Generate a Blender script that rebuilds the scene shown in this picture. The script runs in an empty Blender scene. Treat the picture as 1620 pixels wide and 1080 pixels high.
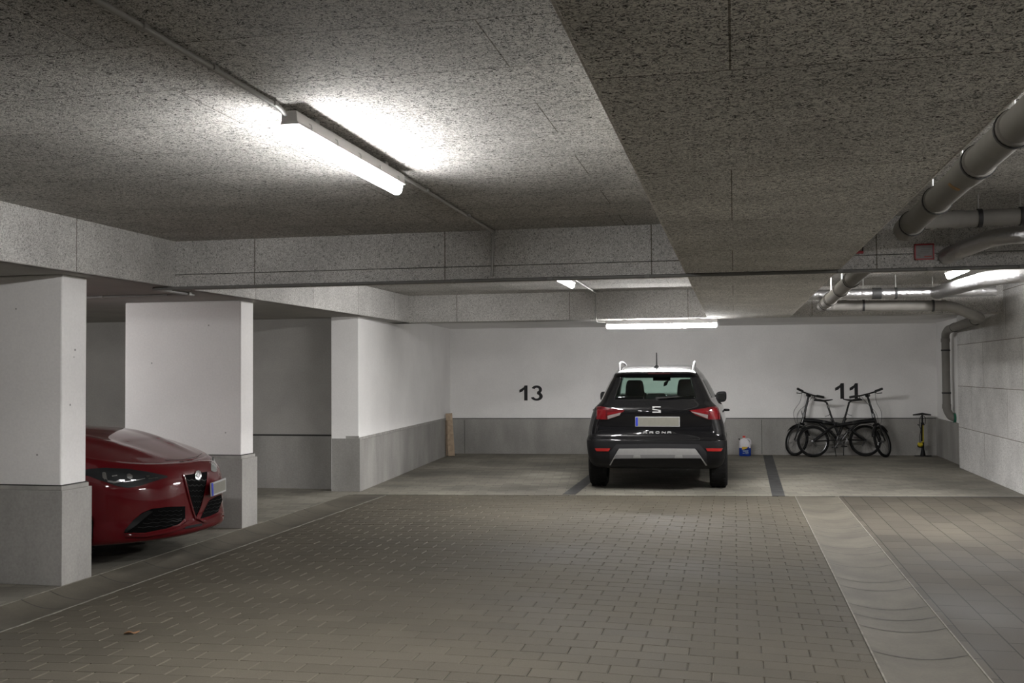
import bpy, bmesh, math, random
from math import sin, cos, pi, radians
from mathutils import Vector, Matrix
from mathutils.bvhtree import BVHTree
random.seed(7)
S = bpy.context.scene
COL = S.collection

# ------------------------------------------------------------------ camera model
F_PX, YAW, PITCH, ROLL, CAM_H = 1646.0, 0.2099, 0.030275, -0.00645, 1.48
_fw = Vector((-sin(YAW) * cos(PITCH), cos(YAW) * cos(PITCH), sin(PITCH)))
_rt = Vector((cos(YAW), sin(YAW), 0))
_up = _rt.cross(_fw)
_R = cos(ROLL) * _rt + sin(ROLL) * _up
_U = -sin(ROLL) * _rt + cos(ROLL) * _up
CAM = Vector((0, 0, CAM_H))
def ray(u, v):
    return (_fw + _R * ((u - 810) / F_PX) + _U * ((540 - v) / F_PX)).normalized()

# ------------------------------------------------------------------ mesh builder
def lerp(a, b, t): return a + (b - a) * t
def V(*a): return Vector(a)
class MB:
    def __init__(s): s.v = []; s.f = []; s.m = []; s.cur = 0
    def add(s, vs, fs):
        o = len(s.v); s.v += [Vector(p) for p in vs]
        for f in fs: s.f.append([i + o for i in f]); s.m.append(s.cur)
        return s
    def box(s, x0, x1, y0, y1, z0, z1, M=None):
        vs = [V(x, y, z) for x in (x0, x1) for y in (y0, y1) for z in (z0, z1)]
        if M: vs = [M @ p for p in vs]
        return s.add(vs, [(0, 1, 3, 2), (4, 6, 7, 5), (0, 4, 5, 1), (2, 3, 7, 6), (0, 2, 6, 4), (1, 5, 7, 3)])
    def prism(s, pts, d):
        n = len(pts); d = Vector(d); a = [Vector(p) for p in pts]
        s.add(a + [p + d for p in a], [tuple(range(n))[::-1], tuple(range(n, 2 * n))] + [(i, (i + 1) % n, (i + 1) % n + n, i + n) for i in range(n)])
        return s
    def tube(s, pts, r, seg=12, cap=True, closed=False):
        pts = [Vector(p) for p in pts]; n = len(pts)
        rs = r if isinstance(r, (list, tuple)) else [r] * n
        rings = []; prev = None
        for i, p in enumerate(pts):
            if closed: t = pts[(i + 1) % n] - pts[i - 1]
            else: t = pts[min(i + 1, n - 1)] - pts[max(i - 1, 0)]
            t.normalize()
            if prev is None:
                a = t.cross(V(0, 0, 1))
                if a.length < 1e-3: a = t.cross(V(1, 0, 0))
            else: a = prev - t * prev.dot(t)
            a.normalize(); prev = a; b = t.cross(a)
            rings.append([p + (a * cos(2 * pi * k / seg) + b * sin(2 * pi * k / seg)) * rs[i] for k in range(seg)])
        vs = [q for rg in rings for q in rg]; fs = []
        for i in range(n if closed else n - 1):
            j = (i + 1) % n
            for k in range(seg):
                l = (k + 1) % seg
                fs.append((i * seg + k, i * seg + l, j * seg + l, j * seg + k))
        if cap and not closed:
            fs.append(tuple(range(seg))[::-1]); fs.append(tuple((n - 1) * seg + k for k in range(seg)))
        return s.add(vs, fs)
    def lathe(s, prof, origin, axis, seg=24):
        o = Vector(origin); ax = Vector(axis).normalized()
        a = ax.cross(V(0, 0, 1))
        if a.length < 1e-3: a = ax.cross(V(1, 0, 0))
        a.normalize(); b = ax.cross(a); vs = []; fs = []; n = len(prof)
        for (r, h) in prof:
            for k in range(seg):
                vs.append(o + ax * h + (a * cos(2 * pi * k / seg) + b * sin(2 * pi * k / seg)) * max(r, 1e-5))
        for i in range(n - 1):
            for k in range(seg):
                l = (k + 1) % seg
                fs.append((i * seg + k, i * seg + l, (i + 1) * seg + l, (i + 1) * seg + k))
        return s.add(vs, fs)
    def grid(s, rows, closed=False):
        n = len(rows[0]); vs = [p for r in rows for p in r]; fs = []
        for i in range(len(rows) - 1):
            for k in range(n if closed else n - 1):
                l = (k + 1) % n
                fs.append((i * n + k, i * n + l, (i + 1) * n + l, (i + 1) * n + k))
        return s.add(vs, fs)
    def build(s, name, mat=None, parent=None, smooth=False, bevel=0, merge=True, angle=40, recalc=True):
        me = bpy.data.meshes.new(name)
        me.from_pydata([tuple(p) for p in s.v], [], s.f)
        mats = mat if isinstance(mat, (list, tuple)) else [mat]
        for m in mats: me.materials.append(m)
        for p, mi in zip(me.polygons, s.m): p.material_index = mi
        bm = bmesh.new(); bm.from_mesh(me)
        if merge: bmesh.ops.remove_doubles(bm, verts=bm.verts, dist=1e-5)
        if recalc: bmesh.ops.recalc_face_normals(bm, faces=bm.faces)
        if smooth:
            for f in bm.faces: f.smooth = True
            for e in bm.edges:
                if len(e.link_faces) == 2 and e.calc_face_angle(0) > radians(angle): e.smooth = False
        bm.to_mesh(me); bm.free()
        ob = bpy.data.objects.new(name, me); COL.objects.link(ob)
        if parent: ob.parent = parent
        if bevel:
            b = ob.modifiers.new('bevel', 'BEVEL'); b.width = bevel; b.segments = 2; b.limit_method = 'ANGLE'
        return ob

def tag(o, label=None, cat=None, group=None, kind=None):
    if label: o['label'] = label
    if cat: o['category'] = cat
    if group: o['group'] = group
    if kind: o['kind'] = kind
    return o
def empty(name, loc=(0, 0, 0), rz=0.0, label=None, cat=None, group=None):
    o = bpy.data.objects.new(name, None); COL.objects.link(o)
    o.location = loc; o.rotation_euler = (0, 0, rz); o.empty_display_size = .2
    return tag(o, label, cat, group)
def copy_tree(o, parent=None):
    c = o.copy(); COL.objects.link(c)
    if parent: c.parent = parent
    for ch in list(o.children): copy_tree(ch, c)
    return c
def crom(pts, n):
    pts = [Vector(p) for p in pts]; out = []
    P = [2 * pts[0] - pts[1]] + pts + [2 * pts[-1] - pts[-2]]
    for i in range(len(pts) - 1):
        a, b, c, d = P[i:i + 4]
        for k in range(n):
            t = k / n
            out.append(0.5 * ((2 * b) + (c - a) * t + (2 * a - 5 * b + 4 * c - d) * t * t + (-a + 3 * b - 3 * c + d) * t ** 3))
    out.append(pts[-1]); return out
def interp(tab, x):
    if x <= tab[0][0]: return tab[0][1:]
    for a, b in zip(tab, tab[1:]):
        if x <= b[0]:
            t = (x - a[0]) / (b[0] - a[0]); return tuple(lerp(p, q, t) for p, q in zip(a[1:], b[1:]))
    return tab[-1][1:]

# ------------------------------------------------------------------ materials
def new_mat(name):
    m = bpy.data.materials.new(name); m.use_nodes = True
    nt = m.node_tree; return m, nt, nt.nodes['Principled BSDF']
def pm(name, col, rough=.5, metal=0, coat=0, emit=0, var=0.0, vscale=30, bump=0.0, spec=None):
    m, nt, b = new_mat(name)
    b.inputs['Base Color'].default_value = (*col, 1); b.inputs['Roughness'].default_value = rough
    b.inputs['Metallic'].default_value = metal; b.inputs['Coat Weight'].default_value = coat
    b.inputs['Coat Roughness'].default_value = .04
    if spec is not None: b.inputs['Specular IOR Level'].default_value = spec
    if emit:
        b.inputs['Emission Color'].default_value = (*col, 1); b.inputs['Emission Strength'].default_value = emit
    tc = nt.nodes.new('ShaderNodeTexCoord'); no = nt.nodes.new('ShaderNodeTexNoise')
    no.inputs['Scale'].default_value = vscale; no.inputs['Detail'].default_value = 4
    nt.links.new(tc.outputs['Object'], no.inputs['Vector'])
    if var:
        r = nt.nodes.new('ShaderNodeMapRange'); r.inputs['To Min'].default_value = 1 - var; r.inputs['To Max'].default_value = 1 + var
        r.inputs['From Min'].default_value = .3; r.inputs['From Max'].default_value = .7
        mx = nt.nodes.new('ShaderNodeVectorMath'); mx.operation = 'SCALE'; mx.inputs[0].default_value = col
        nt.links.new(no.outputs['Fac'], r.inputs['Value']); nt.links.new(r.outputs[0], mx.inputs['Scale'])
        nt.links.new(mx.outputs[0], b.inputs['Base Color'])
    if bump:
        bp = nt.nodes.new('ShaderNodeBump'); bp.inputs['Strength'].default_value = bump; bp.inputs['Distance'].default_value = .01
        nt.links.new(no.outputs['Fac'], bp.inputs['Height']); nt.links.new(bp.outputs[0], b.inputs['Normal'])
    return m
class NT:
    def __init__(s, nt): s.nt = nt
    def n(s, typ, **kw):
        nd = s.nt.nodes.new('ShaderNode' + typ)
        for k, v in kw.items():
            if k.startswith('_'): setattr(nd, k[1:], v)
            else:
                key = k.replace('__', ' ')
                nd.inputs[int(key[1:]) if key[0] == 'i' and key[1:].isdigit() else key].default_value = v
        return nd
    def l(s, a, b): s.nt.links.new(a, b)
def ramp(g, fac, stops):
    r = g.n('ValToRGB'); e = r.color_ramp.elements
    while len(e) < len(stops): e.new(.5)
    for el, (p, c) in zip(e, stops):
        el.position = p; el.color = (c, c, c, 1) if not isinstance(c, tuple) else (*c, 1)
    g.l(fac, r.inputs[0]); return r.outputs[0]

def woodwool(name, dark, light, axes='XY', pw=2.0, ph=.6, bumps=.45, sc=1.0):
    """cement-bonded wood-wool boards: matted fibres, thin board joints"""
    m, nt, b = new_mat(name); g = NT(nt)
    tc = g.n('TexCoord'); sep = g.n('SeparateXYZ'); g.l(tc.outputs['Object'], sep.inputs[0])
    cmb = g.n('CombineXYZ')
    for k, a in enumerate(axes): g.l(sep.outputs[a], cmb.inputs[k])
    wob = g.n('TexNoise', Scale=35.0 * sc, Detail=2.0); g.l(tc.outputs['Object'], wob.inputs['Vector'])
    mixv = g.n('MixRGB', _blend_type='LINEAR_LIGHT', Fac=.035); g.l(tc.outputs['Object'], mixv.inputs[1]); g.l(wob.outputs['Color'], mixv.inputs[2])
    n1 = g.n('TexNoise', Scale=78.0 * sc, Detail=3.0, Roughness=.65, Distortion=1.2); g.l(mixv.outputs[0], n1.inputs['Vector'])
    n2 = g.n('TexVoronoi', _feature='DISTANCE_TO_EDGE', Scale=62.0 * sc); g.l(mixv.outputs[0], n2.inputs['Vector'])
    n3 = g.n('TexNoise', Scale=2.2, Detail=3.0); g.l(tc.outputs['Object'], n3.inputs['Vector'])
    v2 = g.n('MapRange', From__Min=0.0, From__Max=.25, To__Min=.75, To__Max=1.0); g.l(n2.outputs['Distance'], v2.inputs[0])
    h = g.n('Math', _operation='MULTIPLY'); g.l(n1.outputs['Fac'], h.inputs[0]); g.l(v2.outputs[0], h.inputs[1])
    c = ramp(g, h.outputs[0], [(.32, dark), (.39, tuple(lerp(d, l, .5) for d, l in zip(dark, light))), (.48, light)])
    lv = g.n('MapRange', From__Min=.3, From__Max=.7, To__Min=.86, To__Max=1.1); g.l(n3.outputs['Fac'], lv.inputs[0])
    c2 = g.n('VectorMath', _operation='SCALE'); g.l(c, c2.inputs[0]); g.l(lv.outputs[0], c2.inputs['Scale'])
    br = g.n('TexBrick', Scale=1.0, Mortar__Size=.0028 if sc < 1.2 else .005, Mortar__Smooth=.2, Brick__Width=pw, Row__Height=ph); br.offset = .37; br.offset_frequency = 2
    br.inputs['Color1'].default_value = (1, 1, 1, 1); br.inputs['Color2'].default_value = (.88, .88, .88, 1); br.inputs['Mortar'].default_value = (.35, .33, .3, 1)
    g.l(cmb.outputs[0], br.inputs['Vector'])
    mu = g.n('MixRGB', _blend_type='MULTIPLY', Fac=1.0); g.l(c2.outputs[0], mu.inputs[1]); g.l(br.outputs['Color'], mu.inputs[2])
    g.l(mu.outputs[0], b.inputs['Base Color']); b.inputs['Roughness'].default_value = .95; b.inputs['Specular IOR Level'].default_value = .15
    bp = g.n('Bump', Strength=bumps, Distance=.012); g.l(h.outputs[0], bp.inputs['Height']); g.l(bp.outputs[0], b.inputs['Normal'])
    return m
def paver(name, c1, c2, mortar, bw, rh, rot=0.0, msize=.0045, offs=.5, bump=.8, dirt=.25, tone=False):
    m, nt, b = new_mat(name); g = NT(nt)
    tc = g.n('TexCoord'); mp = g.n('Mapping'); mp.inputs['Rotation'].default_value = (0, 0, rot); g.l(tc.outputs['Object'], mp.inputs[0])
    br = g.n('TexBrick', Scale=1.0, Mortar__Size=msize, Mortar__Smooth=.35, Brick__Width=bw, Row__Height=rh, Bias=-.1); br.offset = offs
    br.inputs['Color1'].default_value = (*c1, 1); br.inputs['Color2'].default_value = (*c2, 1); br.inputs['Mortar'].default_value = (*mortar, 1)
    g.l(mp.outputs[0], br.inputs['Vector'])
    n1 = g.n('TexNoise', Scale=.55, Detail=5.0, Roughness=.6); g.l(tc.outputs['Object'], n1.inputs['Vector'])
    n2 = g.n('TexNoise', Scale=160.0, Detail=2.0); g.l(tc.outputs['Object'], n2.inputs['Vector'])
    d1 = g.n('MapRange', From__Min=.33, From__Max=.68, To__Min=1 - dirt, To__Max=1 + dirt * .7); g.l(n1.outputs['Fac'], d1.inputs[0])
    d2 = g.n('MapRange', From__Min=.3, From__Max=.7, To__Min=.9, To__Max=1.1); g.l(n2.outputs['Fac'], d2.inputs[0])
    mu = g.n('Math', _operation='MULTIPLY'); g.l(d1.outputs[0], mu.inputs[0]); g.l(d2.outputs[0], mu.inputs[1])
    sc = g.n('VectorMath', _operation='SCALE'); g.l(br.outputs['Color'], sc.inputs[0]); g.l(mu.outputs[0], sc.inputs['Scale'])
    if tone:
        at = g.n('Attribute'); at.attribute_name = 'tone'; s2 = g.n('VectorMath', _operation='SCALE'); g.l(sc.outputs[0], s2.inputs[0]); g.l(at.outputs['Fac'], s2.inputs['Scale']); sc = s2
    g.l(sc.outputs[0], b.inputs['Base Color'])
    rr = g.n('MapRange', From__Min=.3, From__Max=.7, To__Min=.6, To__Max=.85); g.l(n1.outputs['Fac'], rr.inputs[0]); g.l(rr.outputs[0], b.inputs['Roughness'])
    b.inputs['Specular IOR Level'].default_value = .11
    inv = g.n('Math', _operation='SUBTRACT', i0=1.0); g.l(br.outputs['Fac'], inv.inputs[1])
    bp = g.n('Bump', Strength=bump, Distance=.006); g.l(inv.outputs[0], bp.inputs['Height'])
    bp2 = g.n('Bump', Strength=.2, Distance=.003); g.l(n2.outputs['Fac'], bp2.inputs['Height']); g.l(bp.outputs[0], bp2.inputs['Normal'])
    g.l(bp2.outputs[0], b.inputs['Normal'])
    return m
def concrete(name, col, scale=1.6, var=.2, rough=.75, fine=.06, pits=0.0, streak=False):
    m, nt, b = new_mat(name); g = NT(nt)
    tc = g.n('TexCoord'); vec = tc.outputs['Object']
    if streak:
        mp = g.n('Mapping'); mp.inputs['Scale'].default_value = (1.6, 1.6, .6); g.l(vec, mp.inputs[0]); v1 = mp.outputs[0]
    else: v1 = vec
    n1 = g.n('TexNoise', Scale=scale, Detail=5.0, Roughness=.55); g.l(v1, n1.inputs['Vector'])
    n2 = g.n('TexNoise', Scale=60.0, Detail=3.0); g.l(vec, n2.inputs['Vector'])
    a = g.n('MapRange', From__Min=.3, From__Max=.7, To__Min=1 - var, To__Max=1 + var); g.l(n1.outputs['Fac'], a.inputs[0])
    c = g.n('MapRange', From__Min=.3, From__Max=.7, To__Min=1 - fine, To__Max=1 + fine); g.l(n2.outputs['Fac'], c.inputs[0])
    mu = g.n('Math', _operation='MULTIPLY'); g.l(a.outputs[0], mu.inputs[0]); g.l(c.outputs[0], mu.inputs[1])
    out = mu.outputs[0]
    if pits:
        vo = g.n('TexVoronoi', Scale=5.0); g.l(vec, vo.inputs['Vector'])
        pr = g.n('MapRange', From__Min=.03, From__Max=.05, To__Min=.3, To__Max=1.0); g.l(vo.outputs['Distance'], pr.inputs[0])
        m3 = g.n('Math', _operation='MULTIPLY'); g.l(out, m3.inputs[0]); g.l(pr.outputs[0], m3.inputs[1]); out = m3.outputs[0]
    sc = g.n('VectorMath', _operation='SCALE', i0=col); g.l(out, sc.inputs['Scale'])
    g.l(sc.outputs[0], b.inputs['Base Color']); b.inputs['Roughness'].default_value = rough; b.inputs['Specular IOR Level'].default_value = .3
    bp = g.n('Bump', Strength=.15, Distance=.004); g.l(n2.outputs['Fac'], bp.inputs['Height']); g.l(bp.outputs[0], b.inputs['Normal'])
    return m
def glass(name, tint, gloss=.12):
    m, nt, b = new_mat(name); g = NT(nt); nt.nodes.remove(b)
    t = g.n('BsdfTransparent'); t.inputs[0].default_value = (*tint, 1)
    gl = g.n('BsdfGlossy', Roughness=.02); fr = g.n('Fresnel', IOR=1.45); mx = g.n('MixShader'); ge = g.n('NewGeometry')
    om = g.n('Math', _operation='SUBTRACT', i0=1.0); g.l(ge.outputs['Backfacing'], om.inputs[1]); ff = g.n('Math', _operation='MULTIPLY'); g.l(om.outputs[0], ff.inputs[0]); g.l(fr.outputs[0], ff.inputs[1])
    g.l(ff.outputs[0], mx.inputs[0]); g.l(t.outputs[0], mx.inputs[1]); g.l(gl.outputs[0], mx.inputs[2])
    g.l(mx.outputs[0], nt.nodes['Material Output'].inputs[0]); return m
def foil(name):
    m, nt, b = new_mat(name); g = NT(nt)
    tc = g.n('TexCoord'); n = g.n('TexNoise', Scale=22.0, Detail=4.0, Distortion=.6); g.l(tc.outputs['Object'], n.inputs['Vector'])
    b.inputs['Base Color'].default_value = (.50, .50, .51, 1); b.inputs['Metallic'].default_value = 1; b.inputs['Roughness'].default_value = .34
    bp = g.n('Bump', Strength=.5, Distance=.02); g.l(n.outputs['Fac'], bp.inputs['Height']); g.l(bp.outputs[0], b.inputs['Normal'])
    return m

LAMP = 205.0
M = dict(
    ceil=woodwool('wood_wool_ceiling', (.03, .028, .025), (.72, .705, .67), 'XY', 2.1, .52),
    cbeam=woodwool('wood_wool_beam_underside', (.06, .056, .05), (.90, .88, .82), 'XY', 1.9, 1.27, .3),
    beamx=woodwool('wood_wool_beam_face', (.15, .145, .135), (.75, .735, .71), 'XZ', 1.6, .9, .4, 1.35),
    beamy=woodwool('wood_wool_beam_side', (.15, .145, .135), (.76, .745, .72), 'YZ', 1.4, .9, .4, 1.35),
    rwall=woodwool('wood_wool_wall', (.28, .275, .27), (.88, .87, .85), 'YZ', 2.0, .62, .4, 1.3),
    white=concrete('painted_white_concrete', (.85, .84, .83), 1.1, .06, .8, .03),
    pits=concrete('painted_pillar_concrete', (.85, .835, .825), 1.1, .05, .8, .03, pits=1),
    greyconc=concrete('grey_concrete', (.36, .35, .33), 1.1, .15, .85),  # mid grey for the side-bay soffit and walls
    dado=concrete('grey_cement_render', (.32, .312, .295), 1.4, .2, .75, .08, streak=True),
    pav=paver('concrete_pavers', (.092, .082, .064), (.092, .082, .064), (.092, .082, .064), 9, 9, bump=0, tone=True),
    bay=paver('parking_bay_pavers', (.25, .236, .20), (.19, .178, .152), (.16, .15, .128), .245, .1433, rot=-.122, dirt=.45),
    slab=paver('concrete_slabs', (.084, .075, .060), (.062, .055, .045), (.026, .024, .02), .36, .205, rot=pi / 2, msize=.004, dirt=.35),
    gut=concrete('gutter_concrete', (.102, .092, .073), 2.2, .25, .75),
    dark=concrete('dark_basalt_pavers', (.05, .05, .05), 6, .35, .7),
    groove=pm('dirt_filled_joint', (.05, .047, .04), .9, var=.2),
    joint=pm('pale_mortar_joint', (.19, .178, .15), .9, var=.3, vscale=12),
    strip=pm('cement_strip', (.34, .33, .31), .7, var=.2, vscale=9),
    edge=pm('pale_board_edge', (.62, .60, .56), .9, var=.35, vscale=60),
    seam=pm('black_gap', (.03, .03, .028), .9),
    pvc=pm('light_grey_plastic_conduit', (.36, .355, .34), .45, var=.05),
    pvcd=pm('dark_grey_plastic_conduit', (.15, .148, .14), .5, var=.05),
    pipe=pm('grey_drain_pipe', (.205, .196, .18), .65, spec=.2, var=.06, vscale=8),
    rubber=pm('black_rubber', (.015, .015, .015), .6, var=.2),
    zinc=pm('zinc_plated_steel', (.55, .55, .54), .35, metal=1, var=.1),
    rust=pm('brown_glue_stain', (.30, .16, .05), .6, var=.3),
    foil=foil('aluminium_foil_wrap'),
    lampbody=pm('pale_grey_lamp_housing', (.62, .60, .59), .45),
    lamp=pm('lit_lamp_diffuser', (1.0, .985, .975), .4, emit=LAMP),
    red=pm('red_sign_frame', (.32, .015, .02), .45, var=.1),
    sign=pm('pale_sign_face', (.24, .225, .225), .5, var=.1, vscale=40),
    signline=pm('grey_sign_print', (.16, .14, .14), .6),
    signred=pm('red_sign_print', (.35, .06, .05), .6),
    num=pm('black_wall_paint', (.012, .012, .013), .7, var=.2),
    wood=pm('pale_sawn_wood', (.42, .32, .225), .7, var=.2, vscale=14),
    wooddark=pm('brown_wood', (.20, .145, .10), .7, var=.25, vscale=14),
    black=pm('black_car_paint', (.004, .004, .005), .3, coat=1.0, spec=.1),
    plast=pm('black_car_plastic', (.005, .005, .006), .55, spec=.25, var=.1),
    charcoal=pm('charcoal_car_plastic', (.018, .018, .02), .6, spec=.3, var=.1),
    silverd=pm('darker_grey_plastic', (.21, .21, .215), .45, var=.04),  # darker grey for the band low on the skid plate
    silver=pm('satin_silver_plastic', (.38, .38, .38), .42, metal=.3, var=.04),
    chrome=pm('bright_chrome', (.85, .85, .86), .12, metal=1),
    tail=pm('red_tail_lamp_lens', (.15, .006, .009), .2, coat=1, spec=.2),
    taild=pm('dark_red_tail_lamp_lens', (.09, .005, .008), .15, coat=1),
    braked=pm('unlit_brake_lamp', (.03, .004, .005), .3),
    clear=pm('clear_lamp_lens', (.24, .20, .195), .15, coat=1),
    refl=pm('red_reflector', (.30, .010, .010), .25, coat=1),
    plate=pm('blank_number_plate', (.20, .195, .165), .5, var=.05),
    platew=pm('white_plate_border', (.42, .42, .42), .45),
    blue=pm('blue_plate_band', (.02, .04, .42), .5),
    rim=pm('dark_alloy_wheel', (.12, .12, .125), .35, metal=.8),
    tyre=pm('tyre_rubber', (.009, .009, .009), .8, spec=.2, var=.25, vscale=60),
    seatm=pm('dark_seat_cloth', (.022, .022, .023), .9, var=.2),
    tint=glass('tinted_rear_glass', (.84, .95, .91)),
    wind=glass('windscreen_glass', (.90, .97, .94)),
    sideg=glass('dark_side_glass', (.45, .50, .48)),
    redp=pm('dark_red_car_paint', (.082, .0028, .0052), .35, coat=1.0, spec=.05),
    gloss=pm('gloss_black_trim', (.006, .006, .006), .12, coat=1),
    mesh=pm('black_grille_mesh', (.003, .003, .003), .8, spec=.03),
    bars=pm('black_grille_bars', (.008, .008, .008), .4, spec=.12),
    letter=pm('bright_silver_lettering', (.58, .58, .58), .4, metal=.2),
    badgeg=pm('grey_badge_enamel', (.16, .17, .17), .3),
    hlin=pm('black_headlamp_interior', (.010, .011, .012), .5, spec=.15, coat=.12),
    hlchrome=pm('headlamp_reflector', (.55, .56, .57), .15, metal=1),
    hlfar=pm('frosted_headlamp_lens', (.24, .25, .24), .2, coat=1),
    bframe=pm('black_bicycle_paint', (.006, .006, .007), .3, coat=.5, spec=.2),
    bsilver=pm('bicycle_alloy', (.22, .22, .225), .35, metal=1),
    spoke=pm('steel_spokes', (.12, .12, .12), .4, metal=1),
    yellow=pm('yellow_pump_barrel', (.55, .44, .02), .4),
    jugw=pm('translucent_white_plastic', (.62, .60, .63), .4, var=.04),
    jugb=pm('blue_washer_fluid', (.008, .04, .30), .2, coat=.6),
    labely=pm('yellow_label_patch', (.68, .44, .03), .5),
    labelg=pm('pale_label_print', (.30, .42, .44), .5, var=.3, vscale=120),
    capr=pm('red_bottle_cap', (.55, .05, .035), .45),
    green=pm('green_pipe_collar', (.01, .12, .07), .5),
    leaf=pm('dry_brown_leaf', (.20, .10, .045), .8, var=.3),
)

# ------------------------------------------------------------------ the setting
ZC, ZB, XL, YB1, YB2 = 2.583, 2.205, -4.5, 7.8, 14.1
XBL, XBR, XRP, XR = -.337, .743, 3.33, 3.43
YBACK = -8.0
def wall_line(p, q):
    p = V(*p, 0); d = (V(*q, 0) - p); L = d.length; d /= L; n = V(d.y, -d.x, 0)   # n points to the camera side (-Y) for a wall running +X
    return p, d, n, L
BW = wall_line((-5.148, 18.653), (3.437, 19.316))
LW = wall_line((-4.655, 12.488), (-5.148, 18.653))
def on_wall(W, s, z, off): return W[0] + W[1] * s + W[2] * off + V(0, 0, z)
def wall_px(W, u, v, off=0.0):
    r = ray(u, v); P = W[0] + W[2] * off; t = (P - CAM).dot(W[2]) / r.dot(W[2]); h = CAM + r * t
    return (h - W[0]).dot(W[1]), h.z
def struct(o): o['kind'] = 'structure'; return o
def slab_wall(W, s0, s1, z0, z1, off, th, name, mat, parent=None):
    b = MB(); a = [on_wall(W, s0, z0, off), on_wall(W, s1, z0, off), on_wall(W, s1, z1, off), on_wall(W, s0, z1, off)]
    b.prism(a, W[2] * -th); return b.build(name, mat, parent)

# floor: crowned aisle between the two gutters, slab strip, bays
GL0, GL1, GR0, GR1 = -4.65, -4.175, .69, 1.18
def bay_y(x): return 12.40 + (x + 2.568) * (13.10 - 12.40) / 5.708
def crown(x): t = (x + 1.74) / 2.43; return max(0, .05 * (1 - t * t))
def floor_z(x, y): return crown(x) * min(1, max(0, (bay_y(x) - y) / 1.4))
b = MB(); rows = []; xs = [lerp(GL1, GR0, k / 24) for k in range(25)]
for j in range(31):
    t = j / 30; rows.append([V(x, lerp(YBACK, bay_y(x), t), floor_z(x, lerp(YBACK, bay_y(x), t)) - .0062) for x in xs])
b.grid(rows); nb = len(b.f)
BWD, RHT = .245, .1433; tones = [.5] * nb; j0 = int(1.0 / RHT)
for j in range(j0, int(13.2 / RHT)):
    y0, y1 = j * RHT, (j + 1) * RHT; k = int((GL1 - BWD) / BWD) - 1; sh = (j % 2) * BWD / 2 + random.uniform(-.004, .004)
    while k * BWD + sh < GR0:
        x0, x1 = k * BWD + sh, (k + 1) * BWD + sh; k += 1
        x0 = max(x0, GL1 + .004); x1 = min(x1, GR0 - .004)
        if x1 - x0 < .03: continue
        ym = min(bay_y(x0), bay_y(x1)); ya, yb = y0, min(y1, ym)
        if yb - ya < .02: continue
        g0, g1, cx, cy = .0018, .0008, .0052, .0024; hz = random.uniform(-.0008, .0008)
        def top(x, y, dz): return V(x, y, floor_z(x, y) + dz + hz)
        o4 = [(x0 + g0, ya + g1), (x1 - g0, ya + g1), (x1 - g0, yb - g1), (x0 + g0, yb - g1)]
        i4 = [(x0 + g0 + cx, ya + g1 + cy), (x1 - g0 - cx, ya + g1 + cy), (x1 - g0 - cx, yb - g1 - cy), (x0 + g0 + cx, yb - g1 - cy)]
        b.add([top(*p, -.0050) for p in o4] + [top(*p, 0) for p in i4], [(4, 5, 6, 7), (0, 1, 5, 4), (1, 2, 6, 5), (2, 3, 7, 6), (3, 0, 4, 7)])
        tn = random.choice((.95, 1, 1, 1, 1.05)) * random.uniform(.97, 1.03); tones += [tn] + [tn * 1.25] * 4
floor = b.build('floor', M['pav'], merge=False); struct(floor)
at = floor.data.attributes.new('tone', 'FLOAT', 'FACE'); at.data.foreach_set('value', tones)
b = MB(); b.prism([V(GR1, YBACK, -.1), V(XR, YBACK, -.1), V(XR, bay_y(XR), -.1), V(GR1, bay_y(GR1), -.1)], (0, 0, .1))
struct(b.build('floor_slabs', M['slab'], floor)) 
b = MB(); b.prism([V(-4.65, bay_y(-4.65), -.1), V(XR + .1, bay_y(XR + .1), -.1), V(XR + .1, 19.6, -.1), V(-5.3, 19.0, -.1)], (0, 0, .1))
struct(b.build('floor_bays', M['bay'], floor))
b = MB(); b.box(-10.2, GL0, YBACK, 13.0, -.1, 0); struct(b.build('floor_side_bays', M['bay'], floor))
def gutter(x0, x1, y0, y1, label, dep=.035):
    r = empty('drainage_gutter', ((x0 + x1) / 2, y0, 0), 0, label, 'gutter'); w = (x1 - x0) / 2; L = y1 - y0
    def q(k): return lerp(-w, w, k / 16), -dep * (1 - (k / 8 - 1) ** 2)
    b = MB(); ft = lambda y: min(1, max(.03, (L - y) / .9))
    rows = [[V(q(k)[0], y, q(k)[1] * ft(y)) for k in range(17)] for y in (0, L - .9, L)]
    b.grid(rows); b.add(rows[2], [tuple(range(17))]); b.cur = 1; y = .2
    while y < L - .1:
        b.grid([[V(q(k)[0], y + d, q(k)[1] * ft(y) + .0012) for k in range(17)] for d in (-.006, .006)]); y += .58 if random.random() < .6 else .29
    b.build('channel', [M['gut'], M['groove']], r, smooth=True, merge=False, recalc=False)
    for x in (-w, w):
        b = MB(); b.box(x - .0045, x + .0045, 0, L, -.012, .002); b.build('edge_joint', M['joint'], r)
gutter(GR0, GR1, YBACK, bay_y(.69), 'shallow dished concrete gutter running across open floor between pavers and slabs')
gutter(GL0, GL1, YBACK, 12.16, 'shallow dished concrete gutter running along the foot of the pillars', .055)
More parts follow.
